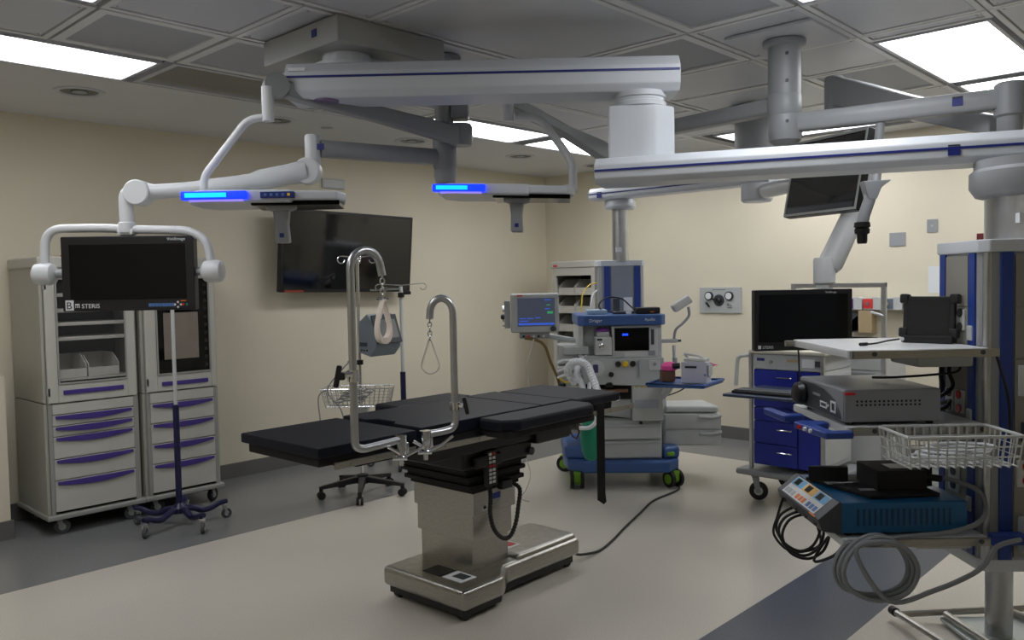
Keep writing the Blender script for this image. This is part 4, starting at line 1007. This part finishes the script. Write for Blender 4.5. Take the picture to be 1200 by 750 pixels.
cable('black_power_leads', 'black power leads tangled between the two upper shelves against the column', [(1.80, 3.38, 1.30), (1.775, 3.36, 1.24), (1.78, 3.34, 1.18), (1.72, 3.33, 1.14), (1.66, 3.4, 1.10), (1.70, 3.5, 1.09), (1.77, 3.42, 1.10), (1.78, 3.36, 1.12), (1.72, 3.3, 1.095), (1.67, 3.35, 1.085)], .008, CORD)
cable('black_power_leads', 'black cable hanging left from the column above the grey console', [(1.79, 3.3, 1.30), (1.77, 3.28, 1.25), (1.70, 3.3, 1.235), (1.55, 3.35, 1.22), (1.48, 3.4, 1.215)], .005, CORD)
cable('black_power_leads', 'thick black cable looping down inside the column recess behind the console', [(1.795, 3.45, 1.33), (1.775, 3.42, 1.22), (1.76, 3.4, 1.15), (1.68, 3.45, 1.12)], .01, CORD)
cable('black_power_leads', 'thin black cord running down the column corner below the top shelf', [(1.845, 3.155, 1.33), (1.87, 3.15, 1.24), (1.895, 3.15, 1.14), (1.90, 3.15, 1.0)], .005, CORD)
cable('dock_cable', 'short black cable from the tablet dock to the column outlets', [(1.75, 3.43, 1.40), (1.77, 3.42, 1.43), (1.79, 3.4, 1.445)], .006, CORD)

# ------------------------------------------------------------------ anaesthesia machine
am = TA('anaesthesia_machine', 'grey anaesthesia machine with blue top, drawers and lime green wheels', 'machine', .86, 6.8, 0)
MB().prism([(.515, 6.52), (.56, 6.45), (1.16, 6.42), (1.20, 6.48), (1.20, 7.05), (.515, 7.1)], 1.285, 1.368).build('blue_top', MBLUE, am, .012, seg=3)
top_ = kids(am)[-1]
text('Dräger', .035, WMARK, top_, (.60, 6.437, 1.315), rz=-.05); text('Apollo', .03, WMARK, top_, (1.03, 6.424, 1.32), rz=-.05)
MB().box(.545, .575, 6.468, 6.49, 1.325, 1.345).build('red_mark', RED, top_)
m = MB(); m.box(.52, .56, 6.52, 7.05, .5, 1.285); m.box(1.13, 1.175, 6.50, 7.05, .5, 1.285); m.box(.56, 1.13, 6.85, 7.05, .5, 1.285)
m.build('frame', MACH2, am, .008)
MB().box(.56, .78, 6.60, 6.62, 1.05, 1.28).build('added_recess_back', MACH2, am)  # light plate added ahead of the frame's back to brighten the recess
MB().box(.56, .79, 6.46, 6.62, 1.03, 1.05).build('recess_shelf', MACH, am, .003)
MB().box(.78, 1.135, 6.47, 6.6, 1.03, 1.283).build('screen_panel', MACH2, am, .008)
sp_ = kids(am)[-1]
MB().box(.80, 1.07, 6.464, 6.475, 1.085, 1.265).build('display', SCREEN, sp_, .003)
MB().box(.86, .905, 6.4625, 6.465, 1.205, 1.22).build('screen_text', MARKB, sp_)
MB().box(1.085, 1.11, 6.464, 6.475, 1.13, 1.25).build('key_column', DGREY, sp_, .002)
MB().box(.80, .88, 6.464, 6.472, 1.04, 1.075).build('key_field', MACH, sp_, .002)
MB().box(1.06, 1.115, 6.464, 6.472, 1.045, 1.085).build('key_field', GREYP, sp_, .002)
mp = MB().prism([(.54, .83), (1.18, .80), (1.18, 1.03), (.54, 1.03)], 6.44, 6.62, 'y').build('control_panel', MACH, am, .012)
for k, (x, z, c) in enumerate([(.82, .985, BLACK), (.875, .985, YEL), (.935, .985, BLACK)]):
    MB().lathe((x, 6.44, z), [(.022, 0), (.024, -.012), (.018, -.03)], 16, 'y').build('flow_knob', c, mp)
MB().lathe((.655, 6.44, .955), [(.06, 0), (.062, -.006), (.05, -.008)], 28, 'y').build('absorber_dial', MACH2, mp)
MB().box(.625, .665, 6.428, 6.433, .92, .985).build('dial_window', mat('violet', (80, 75, 120), .4), mp, .01)
MB().cyl((.765, 6.44, .905), (.765, 6.42, .905), .02, n=16).build('knob', BLACK, mp)
MB().box(1.06, 1.15, 6.432, 6.44, .93, 1.01).build('outlet_block', MACH2, mp, .006); MB().cyl((1.105, 6.432, .98), (1.105, 6.425, .98), .014, n=14).build('outlet', GREYP, mp)
MB().tube([(.985, 6.43, 1.01), (.985, 6.425, .88)], .008, 8).build('groove_bar', GREYP, mp)
MB().box(.56, .93, 6.5, 6.6, .70, .82).build('dark_bay', DBLACK, am); MB().box(.66, .90, 6.46, 6.6, .76, .785).build('pull_out_board', BROWN, am, .003)
MB().box(.72, .78, 6.44, 6.5, .80, .85).build('latch', BLACK, am, .006)
rp = MB().box(.93, 1.175, 6.46, 6.6, .53, .82).build('side_panel', MACH2, am, .008)
MB().box(.95, 1.14, 6.456, 6.462, .63, .70).build('rating_label', mat('rating', (175, 180, 192), .5), rp)
for x in (.955, 1.0, 1.03): MB().box(x, x+.014, 6.456, 6.462, .795, .809).build('tag', YEL, rp)
MB().box(.56, .93, 6.52, 6.6, .52, .70).build('lower_panel', MACH, am, .006); MB().prism([(.68, .56), (.92, .545), (.70, .575)], 6.5, 6.53, 'y').build('vent_slot', BLACK, am)
MB().box(.58, 1.17, 6.5, 7.0, .22, .53).build('drawer_case', MACH, am, .006)
dc = kids(am)[-1]
for z0, z1 in ((.385, .50), (.235, .37)):
    d_ = MB().box(.59, 1.16, 6.475, 6.52, z0, z1).build('drawer', MACH2, am, .01)
    MB().box(.60, 1.15, 6.465, 6.48, z1-.022, z1-.008).build('handle', MACH, d_, .003)
MB().cyl((1.0, 6.5, .515), (1.0, 6.47, .515), .012, n=12).build('lock', BLACK, am)
bp = [(.40, 6.75), (.42, 6.55), (.55, 6.42), (1.20, 6.38), (1.30, 6.5), (1.33, 6.75), (1.28, 7.2), (.42, 7.22)]
MB().prism(bp, .13, .225).build('base', MBLUE, am, .02, seg=3)
MB().prism([(.40, 6.55), (.575, 6.5), (.575, 7.1), (.40, 7.1)], .22, .33).build('base_wing', MBLUE, am, .03, seg=3)
MB().prism([(1.175, 6.45), (1.31, 6.5), (1.31, 7.1), (1.175, 7.1)], .22, .32).build('base_wing', MBLUE, am, .03, seg=3)
MB().box(1.20, 1.26, 6.455, 6.48, .25, .28).build('pedal', GREEN, am, .006)
for x, d, r in ((.49, 6.48, 0), (1.25, 6.47, .5), (.44, 7.12, 1.3), (1.24, 7.12, .3)):
    f = MB().prism([(-.045, .13), (-.045, .05), (0, .02), (.045, .05), (.045, .13)], -.028, .028, 'y', Matrix.Translation((x, d, .005))@Matrix.Rotation(PI/2+r, 4, 'Z')).build('caster', GREEN, am, .006)
    M = Matrix.Translation((x, d, .07))@Matrix.Rotation(r, 4, 'Z'); m = MB()
    for q in (-.04, .04): m.tube([M@Vector((q-.014, 0, 0)), M@Vector((q+.014, 0, 0))], .068, 22)
    m.build('wheel', RUBBERB, f)
    m = MB(); m.tube([M@Vector((-.058, 0, 0)), M@Vector((.058, 0, 0))], .04, 18); m.build('wheel_hub', GREEN, f)
# folding tray and its carriers, side drawer unit
MB().prism([(.985, 6.08), (1.37, 5.92), (1.60, 6.28), (1.22, 6.5)], .845, .862).build('tray', MBLUE, am, .004)
ty = kids(am)[-1]
m = MB(); m.tube([(.985, 6.08, .868), (1.37, 5.92, .868), (1.60, 6.28, .868), (1.22, 6.5, .868)], .012, 8, closed=True); m.build('tray_rim', MBLUE, ty)
MB().tube([(1.17, 6.55, .70), (1.2, 6.4, .78), (1.22, 6.35, .845)], .03, 12).build('tray_arm', MACH2, am)
MB().prism([(1.20, 6.62), (1.66, 6.58), (1.66, 6.95), (1.20, 6.95)], .30, .56).build('side_cabinet', MACH2, am, .015, seg=3)
sd = kids(am)[-1]
MB().prism([(1.22, 6.62), (1.64, 6.58), (1.60, 6.95), (1.24, 6.95)], .565, .62).build('cabinet_lid', MACH2, sd, .018, seg=3)
for z0, z1 in ((.31, .425), (.44, .555)):
    MB().prism([(1.215, 6.605), (1.65, 6.565), (1.65, 6.6), (1.215, 6.64)], z0, z1).build('drawer', MACH2, sd, .004)
    MB().tube([(1.48, 6.57, z1-.015), (1.58, 6.55, z1-.022), (1.655, 6.56, z1-.01)], .012, 8).build('handle', MACH2, sd)
MB().box(1.16, 1.24, 6.66, 6.74, .55, .72).build('side_arm', MACH2, am, .02)
# vaporiser
vp = TA('vaporiser', 'grey vaporiser box with a purple cap and round lock beside the machine screen', 'vaporiser', .71, 6.55, 1.05)
b = MB().box(.645, .775, 6.44, 6.60, 1.055, 1.20).build('body', MACH2, vp, .01)
MB().box(.66, .76, 6.46, 6.58, 1.20, 1.235).build('top_block', MACH, vp, .008); MB().lathe((.71, 6.52, 0), [(.055, 1.235), (.057, 1.245), (.04, 1.262), (.02, 1.267)], 20).build('purple_cap', mat('vap_purple', (130, 70, 150), .4), vp)
MB().lathe((.695, 6.44, 1.125), [(.024, 0), (.022, -.012), (.01, -.016)], 18, 'y').build('lock_knob', CHROME, b); MB().box(.66, .70, 6.437, 6.441, 1.17, 1.185).build('label', PRINT, b)
# modules at the left of the machine
ml = TA('gas_module', 'grey module rack with white rails on the left flank of the anaesthesia machine', 'module', .46, 6.65, .8)
MB().box(.36, .52, 6.56, 6.78, .98, 1.13).build('module_box', MACH2, ml, .01); MB().box(.40, .60, 6.5, 6.55, 1.06, 1.12).build('module_front', MACH, ml, .006)
MB().box(.36, .52, 6.58, 6.8, .80, .93).build('module_box', MACH, ml, .01)
for z in (1.02, .95, .90): MB().tube(bend([(.35, 6.5, z-.02), (.40, 6.48, z), (.52, 6.48, z), (.58, 6.5, z+.03)], .02), .01, 8).build('rail', HOSEW, ml)
for x in (.375, .40): MB().lathe((x, 6.5, .82), [(.014, 0), (.016, -.02), (.008, -.03)], 12, 'y').build('knob', BLACK, ml)
MB().tube(curve([(.36, 6.5, .88), (.42, 6.47, .845), (.48, 6.47, .86), (.53, 6.48, .89)], 4), .007, 8).build('yellow_line', YEL, ml)
def corr(name, label, pts, r=.022):
    t = TA(name, label, 'hose', *pts[0]); c = curve(pts, 12)
    MB().tube(c, r, 12, rs=[r if i % 2 else r*.84 for i in range(len(c))]).build('corrugated_hose', HOSEW, t); return t
corr('breathing_hose', 'corrugated white breathing hose arching over the table head, left limb', [(.48, 6.40, .84), (.42, 6.35, .95), (.47, 6.3, 1.02), (.56, 6.28, 1.0), (.60, 6.2, .90), (.63, 6.1, .80)], .03)
corr('breathing_hose', 'corrugated white breathing hose hanging between the machine and the table head, short limb', [(.50, 6.40, .98), (.49, 6.3, .92), (.52, 6.25, .86), (.53, 6.2, .80)], .024)
bg = TA('breathing_bag', 'teal green breathing bag hanging below the table head', 'bag', .565, 6.05, .66)
MB().lathe((.565, 6.05, 0), [(.015, .655), (.035, .64), (.062, .60), (.075, .53), (.078, .46), (.066, .38), (.045, .33), (.012, .31)], 20).build('bag', TEAL, bg)
MB().tube(curve([(.565, 6.05, .65), (.565, 6.1, .74), (.58, 6.3, .80), (.60, 6.46, .84)], 6), .016, 12).build('neck_tube', HOSEW, bg)
corr('clear_hose', 'short clear corrugated hose curling in front of the teal bag', [(.60, 5.92, .70), (.59, 5.9, .63), (.54, 5.9, .585), (.47, 5.92, .58)], .016)
cable('red_black_leads', 'small tangle of dark leads hanging left of the teal bag', [(.46, 5.95, .66), (.42, 5.95, .6), (.41, 5.95, .54), (.45, 5.95, .5), (.47, 5.95, .56), (.44, 5.95, .62)], .006, mat('lead_brown', (70, 40, 32), .5))
# patient monitor on the left of the machine
pm = TA('patient_monitor', 'grey patient monitor showing waveforms, left of the anaesthesia machine', 'monitor', .18, 6.62, 1.25)
b = MB().box(-.01, .375, 6.55, 6.68, 1.235, 1.545).build('housing', MACH, pm, .018, seg=3)
MB().box(.045, .34, 6.544, 6.555, 1.285, 1.51).build('display', SCRD, b, .003)
MB().box(.05, .335, 6.541, 6.545, 1.297, 1.312).build('blue_bar', SCRB, b)
for x, z, w_, c in ((.26, 1.49, .05, SCRB), (.275, 1.45, .03, SCRG), (.26, 1.42, .04, SCRB), (.28, 1.385, .045, SCRG), (.06, 1.345, .05, SCRB), (.12, 1.345, .05, SCRB), (.185, 1.35, .04, SCRB), (.06, 1.325, .07, SCRB)):
    MB().box(x, x+w_, 6.541, 6.545, z, z+(.018 if c == SCRG and x > .277 else .007)).build('reading', c, b)
MB().lathe((.325, 6.55, 1.265), [(.022, 0), (.024, -.01), (.016, -.024)], 18, 'y').build('knob', DGREY, b)
MB().box(.04, .085, 6.545, 6.552, 1.525, 1.535).build('red_mark', RED, b)
MB().box(-.06, -.015, 6.58, 6.70, 1.27, 1.49).build('side_module', GREYP, pm, .008); MB().lathe((-.055, 6.64, 1.36), [(.02, 0), (.022, -.02), (.014, -.035)], 14, 'x').build('black_knob', BLACK, pm)
for z in (1.29, 1.33, 1.41, 1.44): MB().cyl((-.06, 6.62, z), (-.075, 6.62, z), .008, n=10).build('socket', CHROME, pm)
MB().box(.06, .30, 6.58, 6.7, 1.185, 1.235).build('connector_tray', GREYP, pm, .008)
for k in range(5): MB().cyl((.09+.04*k, 6.58, 1.205), (.09+.04*k, 6.565, 1.205), .010, n=10).build('connector', (BLACK, RED, MACH2, BLACK, MACH2)[k], pm)
MB().tube([(.2, 6.7, 1.22), (.35, 6.8, 1.18), (.52, 6.8, 1.15)], .022, 10).build('monitor_arm', MACH, pm)
cable('striped_lead', 'brown and yellow striped lead hanging from the patient monitor', [(.1, 6.58, 1.19), (.2, 6.56, 1.17), (.26, 6.56, 1.12), (.3, 6.56, 1.0), (.35, 6.55, .88), (.37, 6.55, .80)], .011, mat('lead_mustard', (120, 95, 40), .5))
cable('white_lead', 'thin white lead hanging from the patient monitor behind the table', [(.17, 6.5, 1.19), (.14, 6.5, 1.08), (.11, 6.5, .98), (.12, 6.5, .85), (.13, 6.5, .75), (.08, 6.45, .62), (.02, 6.4, .50), (.01, 6.4, .40), (.09, 6.35, .27), (.12, 6.3, .15), (.08, 6.25, .05), (.04, 6.2, .006), (.1, 6.1, .006)], .004, WCORD)
# things on the machine
dv = TA('syringe_driver', 'small black device with a looping cable on the blue machine top', 'device', 1.08, 6.6, 1.37)
MB().box(.98, 1.17, 6.52, 6.66, 1.37, 1.42).build('body', BLACK, dv, .01); MB().box(.80, .97, 6.55, 6.62, 1.37, 1.392).build('pad', DGREY, dv, .008)
MB().box(1.09, 1.12, 6.515, 6.522, 1.38, 1.39).build('indicator', ORG, dv); MB().box(.90, .94, 6.5, 6.53, 1.37, 1.39).build('plug', WMARK, dv)
MB().tube(curve([(.80, 6.6, 1.385), (.72, 6.62, 1.40), (.70, 6.64, 1.45), (.77, 6.66, 1.50), (.88, 6.66, 1.49), (.95, 6.63, 1.43), (.98, 6.6, 1.40)], 6), .006, 8).build('cable', CORD, dv)
bx = TA('mask_box', 'pale blue pack lying on the machine top at left', 'pack', .68, 6.7, 1.37)
MB().box(.60, .76, 6.6, 6.75, 1.37, 1.405).build('pack', mat('pale_pack', (160, 185, 205), .5), bx, .006)
cable('yellow_cable', 'yellow and white cords hanging on the left flank of the far service column', [(.73, 7.1, 1.62), (.66, 7.05, 1.60), (.60, 7.0, 1.52), (.59, 6.98, 1.45), (.58, 6.98, 1.38)], .005, YEL)
cable('white_cable', 'white cord hanging beside the yellow one on the far service column', [(.74, 7.1, 1.56), (.69, 7.05, 1.52), (.67, 7.0, 1.45), (.66, 6.98, 1.38)], .007, HOSEW)
gl = TA('gooseneck_lamp', 'white gooseneck examination lamp clamped to the right of the machine', 'lamp', 1.25, 6.55, .9)
M = Matrix.Translation((1.335, 6.5, 1.45))@Matrix.Rotation(math.radians(-32), 4, 'Y')
MB().box(-.085, .075, -.05, .05, -.035, .03, M).build('lamp_head', MACH2, gl, .014, seg=3)
MB().tube(curve([(1.385, 6.5, 1.42), (1.39, 6.5, 1.35), (1.34, 6.5, 1.29), (1.285, 6.5, 1.24), (1.27, 6.5, 1.15)], 6), .011, 10).build('gooseneck', GREYP, gl)
MB().cyl((1.27, 6.5, 1.12), (1.275, 6.5, .95), .014, n=12).build('stem', MACH2, gl); MB().box(1.17, 1.30, 6.48, 6.53, 1.14, 1.17).build('clamp', MACH, gl, .006); MB().cyl((1.30, 6.5, 1.155), (1.325, 6.5, 1.155), .01, n=10).build('clamp_knob', BLACK, gl)
MB().cyl((1.275, 6.5, 1.02), (1.28, 6.5, .93), .02, n=12).build('grip', GREYP, gl)
MB().tube(curve([(1.24, 6.5, .98), (1.22, 6.48, .9), (1.19, 6.46, .89)], 4), .01, 8).build('hook', HOSEW, gl)
nm_ = TA('portable_monitor', 'light grey portable device with a top handle standing on the blue tray', 'device', 1.34, 6.15, .87)
b = MB().prism([(1.235, 6.07), (1.41, 6.0), (1.46, 6.08), (1.29, 6.2)], .872, 1.03).build('housing', mat('lilac_grey', (190, 190, 205), .4), nm_, .01)
MB().prism([(1.255, 6.07), (1.40, 6.01), (1.45, 6.08), (1.30, 6.19)], 1.03, 1.055).build('lid', MACH2, nm_, .006)
MB().tube(bend([(1.30, 6.1, 1.05), (1.26, 6.1, 1.09), (1.36, 6.06, 1.075), (1.40, 6.05, 1.05)], .02), .009, 8).build('handle', MACH2, nm_)
MB().prism([(1.262, 6.054), (1.34, 6.023), (1.342, 6.028), (1.264, 6.059)], .985, 1.0).build('grip_slot', BLACK, b)
MB().prism([(1.418, 6.0), (1.465, 6.075), (1.469, 6.072), (1.422, 5.997)], .93, 1.01).build('front_screen', MACH, b); MB().box(1.39, 1.40, 5.99, 6.01, .93, .945).build('button', LBLUE, b)
bs = TA('brown_box', 'small brown box holding crumpled pink cloth on the blue tray', 'box', 1.17, 6.25, .865)
MB().box(1.12, 1.22, 6.2, 6.3, .868, .95).build('box', BROWN, bs, .004)
m = MB(); m.lathe((1.18, 6.24, 0), [(.03, .94), (.06, .955), (.062, .985), (.04, 1.01), (.015, 1.015)], 9); m.build('pink_cloth', PINK, bs)
MB().cyl((1.2, 6.2, .985), (1.25, 6.18, .99), .022, n=10).build('black_roll', BLACK, bs)
pk = TA('pink_flag', 'small bright pink tag behind the portable device', 'tag', 1.48, 6.2, .98)
MB().prism([(1.475, .955), (1.505, .985), (1.54, .99), (1.50, 1.0), (1.47, 1.015)], 6.18, 6.184, 'y').build('tag', PINK, pk)
MB().tube([(1.48, 6.182, .862), (1.48, 6.182, .98)], .004, 6).build('stick', WMARK, pk)
cable('tray_cable', 'black cable hanging from the underside of the blue tray', [(1.32, 6.25, .845), (1.30, 6.3, .80), (1.24, 6.4, .75), (1.20, 6.5, .72)], .005, CORD)
cable('power_cable', 'black power cord snaking over the floor from the machine to the table base', [(1.22, 6.85, .22), (1.30, 6.6, .14), (1.29, 6.45, .02), (1.24, 6.32, .008), (1.02, 6.05, .007), (.88, 5.75, .007), (.72, 5.4, .007), (.60, 5.12, .007), (.50, 4.93, .008), (.385, 4.80, .03), (.34, 4.76, .05)], .008, CORD)

# ------------------------------------------------------------------ white cabinet in the corner
c3 = TW('supply_cabinet', 'white open-fronted supply cabinet with bins in the far corner behind the machine', 'cabinet', (7.05, 6.02, 0), -PI/2)
cabinet_body(c3, .63, .6, 1.86)
m = MB(); m.box(.02, .07, -.004, .03, .145, 1.785); m.box(.56, .61, -.004, .03, .145, 1.785); m.build('front_post', CAB, c3, .004)
MB().box(.07, .56, -.004, .02, 1.70, 1.785).build('header', CAB, c3, .003)
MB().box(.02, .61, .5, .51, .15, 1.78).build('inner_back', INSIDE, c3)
for z in (.15, .45, .68, .90, 1.10, 1.30, 1.50): MB().box(.07, .56, .0, .5, z-.012, z+.012).build('inner_shelf', CAB, c3, .003)
MB().box(.04, .10, -.013, -.01, 1.80, 1.82).build('red_mark', RED, c3)
for x in (.08, .55):
    for y in (.06, .54): caster(c3, x, y, .05, rz=.3, fork=CABG, tire=RUBBER, hub=GREYP, top=.115)
first = None; k = 0
pos = [('upper', 1.513), ('middle', 1.313), ('lower', 1.113), ('lowest', .913)]
for nm, z in pos:
    for x, side in ((.08, 'left'), (.32, 'right')):
        loc = Vector((7.05, 6.02, 0))+Matrix.Rotation(-PI/2, 3, 'Z')@Vector((x, .03, z))
        lab = '%s %s grey bin inside the open corner cabinet' % (nm, side)
        if first is None:
            first = TW('storage_bin', lab, 'bin', loc, -PI/2, 'grey bins in the corner cabinet')
            m = MB(); 
            for xx in (0, .219): m.prism([(0, 0), (.3, 0), (.3, .15), (.12, .15), (0, .07)], xx, xx+.006, 'x')
            m.box(0, .225, .294, .3, 0, .15); m.build('sides', CAB, first); MB().box(0, .225, 0, .3, 0, .005).build('floor', CAB, first)
            MB().box(0, .225, -.004, .002, 0, .055).build('front_lip', CAB, first, .002)
        else:
            c = copy_tree(first); c.location = loc; c['label'] = lab

# ------------------------------------------------------------------ fittings on the right wall (local x runs towards the right, -y into the room)
def onwall(name, label, cat, Y, z): return TW(name, label, cat, (XR, Y, z), -PI/2)
gp = onwall('wall_regulator', 'square grey gas control panel with two dials on the right wall', 'panel', 4.50, 1.286)
b = MB().box(0, .47, -.02, 0, 0, .262).build('plate', MACH, gp, .003)
for x in (.115, .345):
    MB().lathe((x, -.02, .175), [(.045, 0), (.045, -.02), (.036, -.022)], 24, 'y').build('gauge', BLACK, b)
    MB().cyl((x, -.043, .175), (x, -.0445, .175), .034, n=24).build('dial_face', WMARK, kids(b)[-1])
MB().lathe((.225, -.02, .13), [(.06, 0), (.06, -.004), (.05, -.004)], 28, 'y').build('dial_ring', DGREY, b)
MB().lathe((.225, -.024, .13), [(.03, 0), (.032, -.03), (.02, -.045)], 20, 'y').build('pressure_knob', BLACK, b)
MB().cbox((.18, -.05, .14), (.06, .02, .018), ry=.4).build('lever', BLACK, b, .004); MB().cbox((.1, -.03, .085), (.018, .02, .06), ry=-.7).build('switch', BLACK, b, .004)
MB().cyl((.345, -.02, .09), (.345, -.05, .09), .012, n=12).build('nozzle', CHROME, b); MB().box(.32, .37, -.022, -.02, .05, .057).build('print', PRINT, b); MB().box(.15, .3, -.022, -.02, .235, .24).build('print', PRINT, b)
t = onwall('blank_wall_plate', 'plain grey square plate on the right wall', 'plate', 2.60, 1.895); MB().box(0, .135, -.008, 0, 0, .118).build('plate', GREYP, t, .002)
t = onwall('clock_plate', 'smaller grey plate with a round dot, higher on the right wall', 'plate', 2.29, 2.0); b = MB().box(0, .085, -.008, 0, 0, .112).build('plate', GREYP, t, .002); MB().cyl((.042, -.008, .056), (.042, -.012, .056), .01, n=12).build('dot', MACH, b)
t = onwall('red_wall_box', 'small dark red box on the wall beside the near service column', 'box', 1.90, 1.88); MB().box(0, .12, -.03, 0, 0, .09).build('box', mat('dark_red', (95, 25, 30), .5), t, .003)
t = onwall('paper_sheet', 'white paper sheet on the right wall, left of the near service column', 'paper', 2.28, 1.48); MB().box(0, .16, -.003, 0, 0, .23).build('sheet', WMARK, t)
br = onwall('bin_rail', 'white wall rail with small colour-fronted organiser bins', 'organiser', 3.05, 1.335)
MB().box(0, 1.1, -.02, 0, .0, .03).build('rail', GREYP, br, .002)
cols = [mat('bin_yellow', (220, 190, 60), .5), mat('bin_purple', (110, 50, 130), .5), mat('bin_red', (215, 60, 62), .5), mat('bin_slate', (98, 110, 124), .5), BLACK, mat('bin_red', 0)]
for k in range(6):
    x = -.08+.172*k
    if k == 0: continue
    b = MB().prism([(x, 0), (x+.16, 0), (x+.16, .10), (x+.125, .115), (x, .115)][:4]+[(x, .1)], -.12, -.02, 'y').build('bin', MACH2, br, .004)
    MB().box(x+.0, x+.085, -.124, -.12, .012, .098).build('bin_front', cols[k], b); MB().cyl((x+.042, -.124, .055), (x+.042, -.135, .055), .014, n=12).build('latch', CHROME, b)
t = onwall('glove_box_holder', 'tan box and white leaflet holder below the coloured bins', 'box', 2.93, 1.13)
MB().box(.1, .22, -.12, -.0, 0, .2).build('tan_box', TAN, t, .003); MB().prism([(0, .0), (.1, .02), (.1, .16), (0, .08)], -.1, -.09, 'y').build('white_leaflet', WMARK, t)
MB().box(0, .1, -.1, -.0, 0, .18).build('holder', DGREY, t, .002)

# ------------------------------------------------------------------ blue cart with keyboard shelf, white cart with frame behind it
bc = TW('blue_cart', 'royal blue drawer cart with grey frame, beneath the hanging black screen', 'cart', (5.61, 2.86, 0), -PI/2)
MB().box(.0, .50, .02, .55, .27, .975).build('carcass', MACH2, bc, .004)
for z0, z1 in ((.30, .60), (.63, .94)): MB().box(.50, .506, .06, .5, z0, z1).build('side_panel', MACH2, bc, .003)
MB().box(-.03, .54, -.02, .58, 1.085, 1.115).build('worktop', mat('cream_top', (205, 200, 185), .4), bc, .01, seg=3)
l_ = MB().box(0, .505, -.005, .54, .975, 1.085).build('lock_panel', MACH, bc, .004)
MB().box(.03, .09, -.008, -.004, 1.035, 1.055).build('maker_oval', NAVY, l_, .002); MB().cyl((.14, -.005, 1.03), (.14, -.02, 1.03), .012, n=12).build('lock', STEEL, l_)
MB().box(.26, .34, -.008, -.004, 1.035, 1.055).build('cream_label', TAN, l_); MB().box(.37, .46, -.008, -.004, 1.0, 1.06).build('white_notice', WMARK, l_); MB().box(.465, .50, -.01, -.004, 1.01, 1.05).build('keypad', DGREY, l_)
for z0, z1 in ((.845, .97), (.70, .84), (.60, .695), (.435, .595), (.275, .43)):
    d_ = MB().box(.005, .335, -.006, .03, z0, z1).build('drawer', CARTB, bc, .004)
    MB().tube(bend([(.19, -.004, z1-.05), (.19, -.03, z1-.05), (.30, -.03, z1-.05), (.30, -.004, z1-.05)], .01, 3), .005, 8).build('handle', CHROME, d_)
for z0, z1 in ((.62, .97), (.275, .615)):
    MB().box(.34, .495, -.004, .03, z0, z1).build('door', CARTB, bc, .004)
for x in (-.02, .515): MB().box(x-.012, x+.012, -.01, .02, .24, 1.085).build('front_post', ALU, bc, .003)
MB().prism([(-.12, -.06), (.58, -.06), (.58, .6), (-.12, .6)], .19, .235).build('base_bumper', GREYP, bc, .018, seg=3)
for x, y in ((.0, .02), (.49, .02), (.0, .5), (.49, .5)): caster(bc, x, y, .068, rz=.4, fork=GREYP, tire=RUBBERB, hub=MACH2, top=.19)
MB().tube(bend([(-.03, .02, 1.07), (-.12, .0, 1.06), (-.13, .0, 1.0), (-.14, .0, .84)], .04), .014, 10).build('push_handle', MACH2, bc)
ks = MB().prism([(.09, -.62), (.58, -.62), (.58, -.05), (.09, -.05)], .845, .865).build('keyboard_shelf', mat('shelf_navy', (50, 62, 88), .4), bc, .006)
MB().box(.25, .42, -.3, 0, .815, .845).build('shelf_bracket', GREYP, bc, .004)
kb = TW('keyboard', 'black computer keyboard on the pull-out shelf of the blue cart', 'keyboard', (5.05, 2.735, .865), -PI/2)
b = MB().box(0, .42, .0, .16, 0, .018).build('base', BLACK, kb, .004); m = MB()
for r in range(5):
    for c in range(18):
        if r == 0 and 4 < c < 10: continue
        MBx = m.box(.012+.022*c, .031+.022*c, .012+.028*r, .036+.028*r, .018, .025)
m.box(.125, .23, .012, .036, .018, .025); m.build('keys', DGREY, b, kind='stuff')
mg = TW('medicine_pack', 'small blue and white packs lying on the cream top of the blue cart', 'pack', (5.66, 2.72, 1.116), -PI/2)
MB().box(0, .09, 0, .06, 0, .02).build('blue_pack', LBLUE, mg, .003); MB().box(.1, .2, .0, .06, 0, .015).build('white_pack', WMARK, mg, .003)
wc = TW('white_cart', 'white supply cart with tall aluminium frame behind the blue cart', 'cart', (6.32, 2.87, 0), -PI/2)
MB().box(0, .68, .0, .5, .2, 1.10).build('carcass', MACH2, wc, .006)
MB().box(-.02, .70, -.02, .52, 1.10, 1.13).build('worktop', MACH2, wc, .008)
for z0, z1 in ((.93, 1.08), (.76, .925), (.50, .755), (.22, .495)):
    d_ = MB().box(.01, .67, -.012, .0, z0, z1).build('drawer', MACH2, wc, .004); MB().box(.05, .63, -.022, -.012, z1-.03, z1-.014).build('handle', GREYP, d_, .003)
for x in (-.005, .685): MB().box(x-.017, x+.017, -.01, .024, .2, 1.585).build('frame_post', ALU, wc, .004)
MB().box(-.022, .702, -.012, .026, 1.55, 1.585).build('frame_bar', ALU, wc, .004)
MB().box(.06, .64, .0, .02, 1.155, 1.18).build('black_rail', BLACK, wc, .003); MB().tube([(.69, .0, 1.34), (.60, -.02, 1.37)], .01, 8).build('brace', ALU, wc)
for x in (.06, .62):
    for y in (.06, .44): caster(wc, x, y, .05, rz=.2, fork=GREYP, tire=RUBBERB, hub=MACH2, top=.2)
cable('cart_cable', 'thin black cable hanging in front of the blue cart', [(1.965, 5.72, 1.25), (1.972, 5.70, 1.12), (1.97, 5.68, 1.0), (1.965, 5.68, .90), (1.95, 5.68, .87)], .006, CORD)
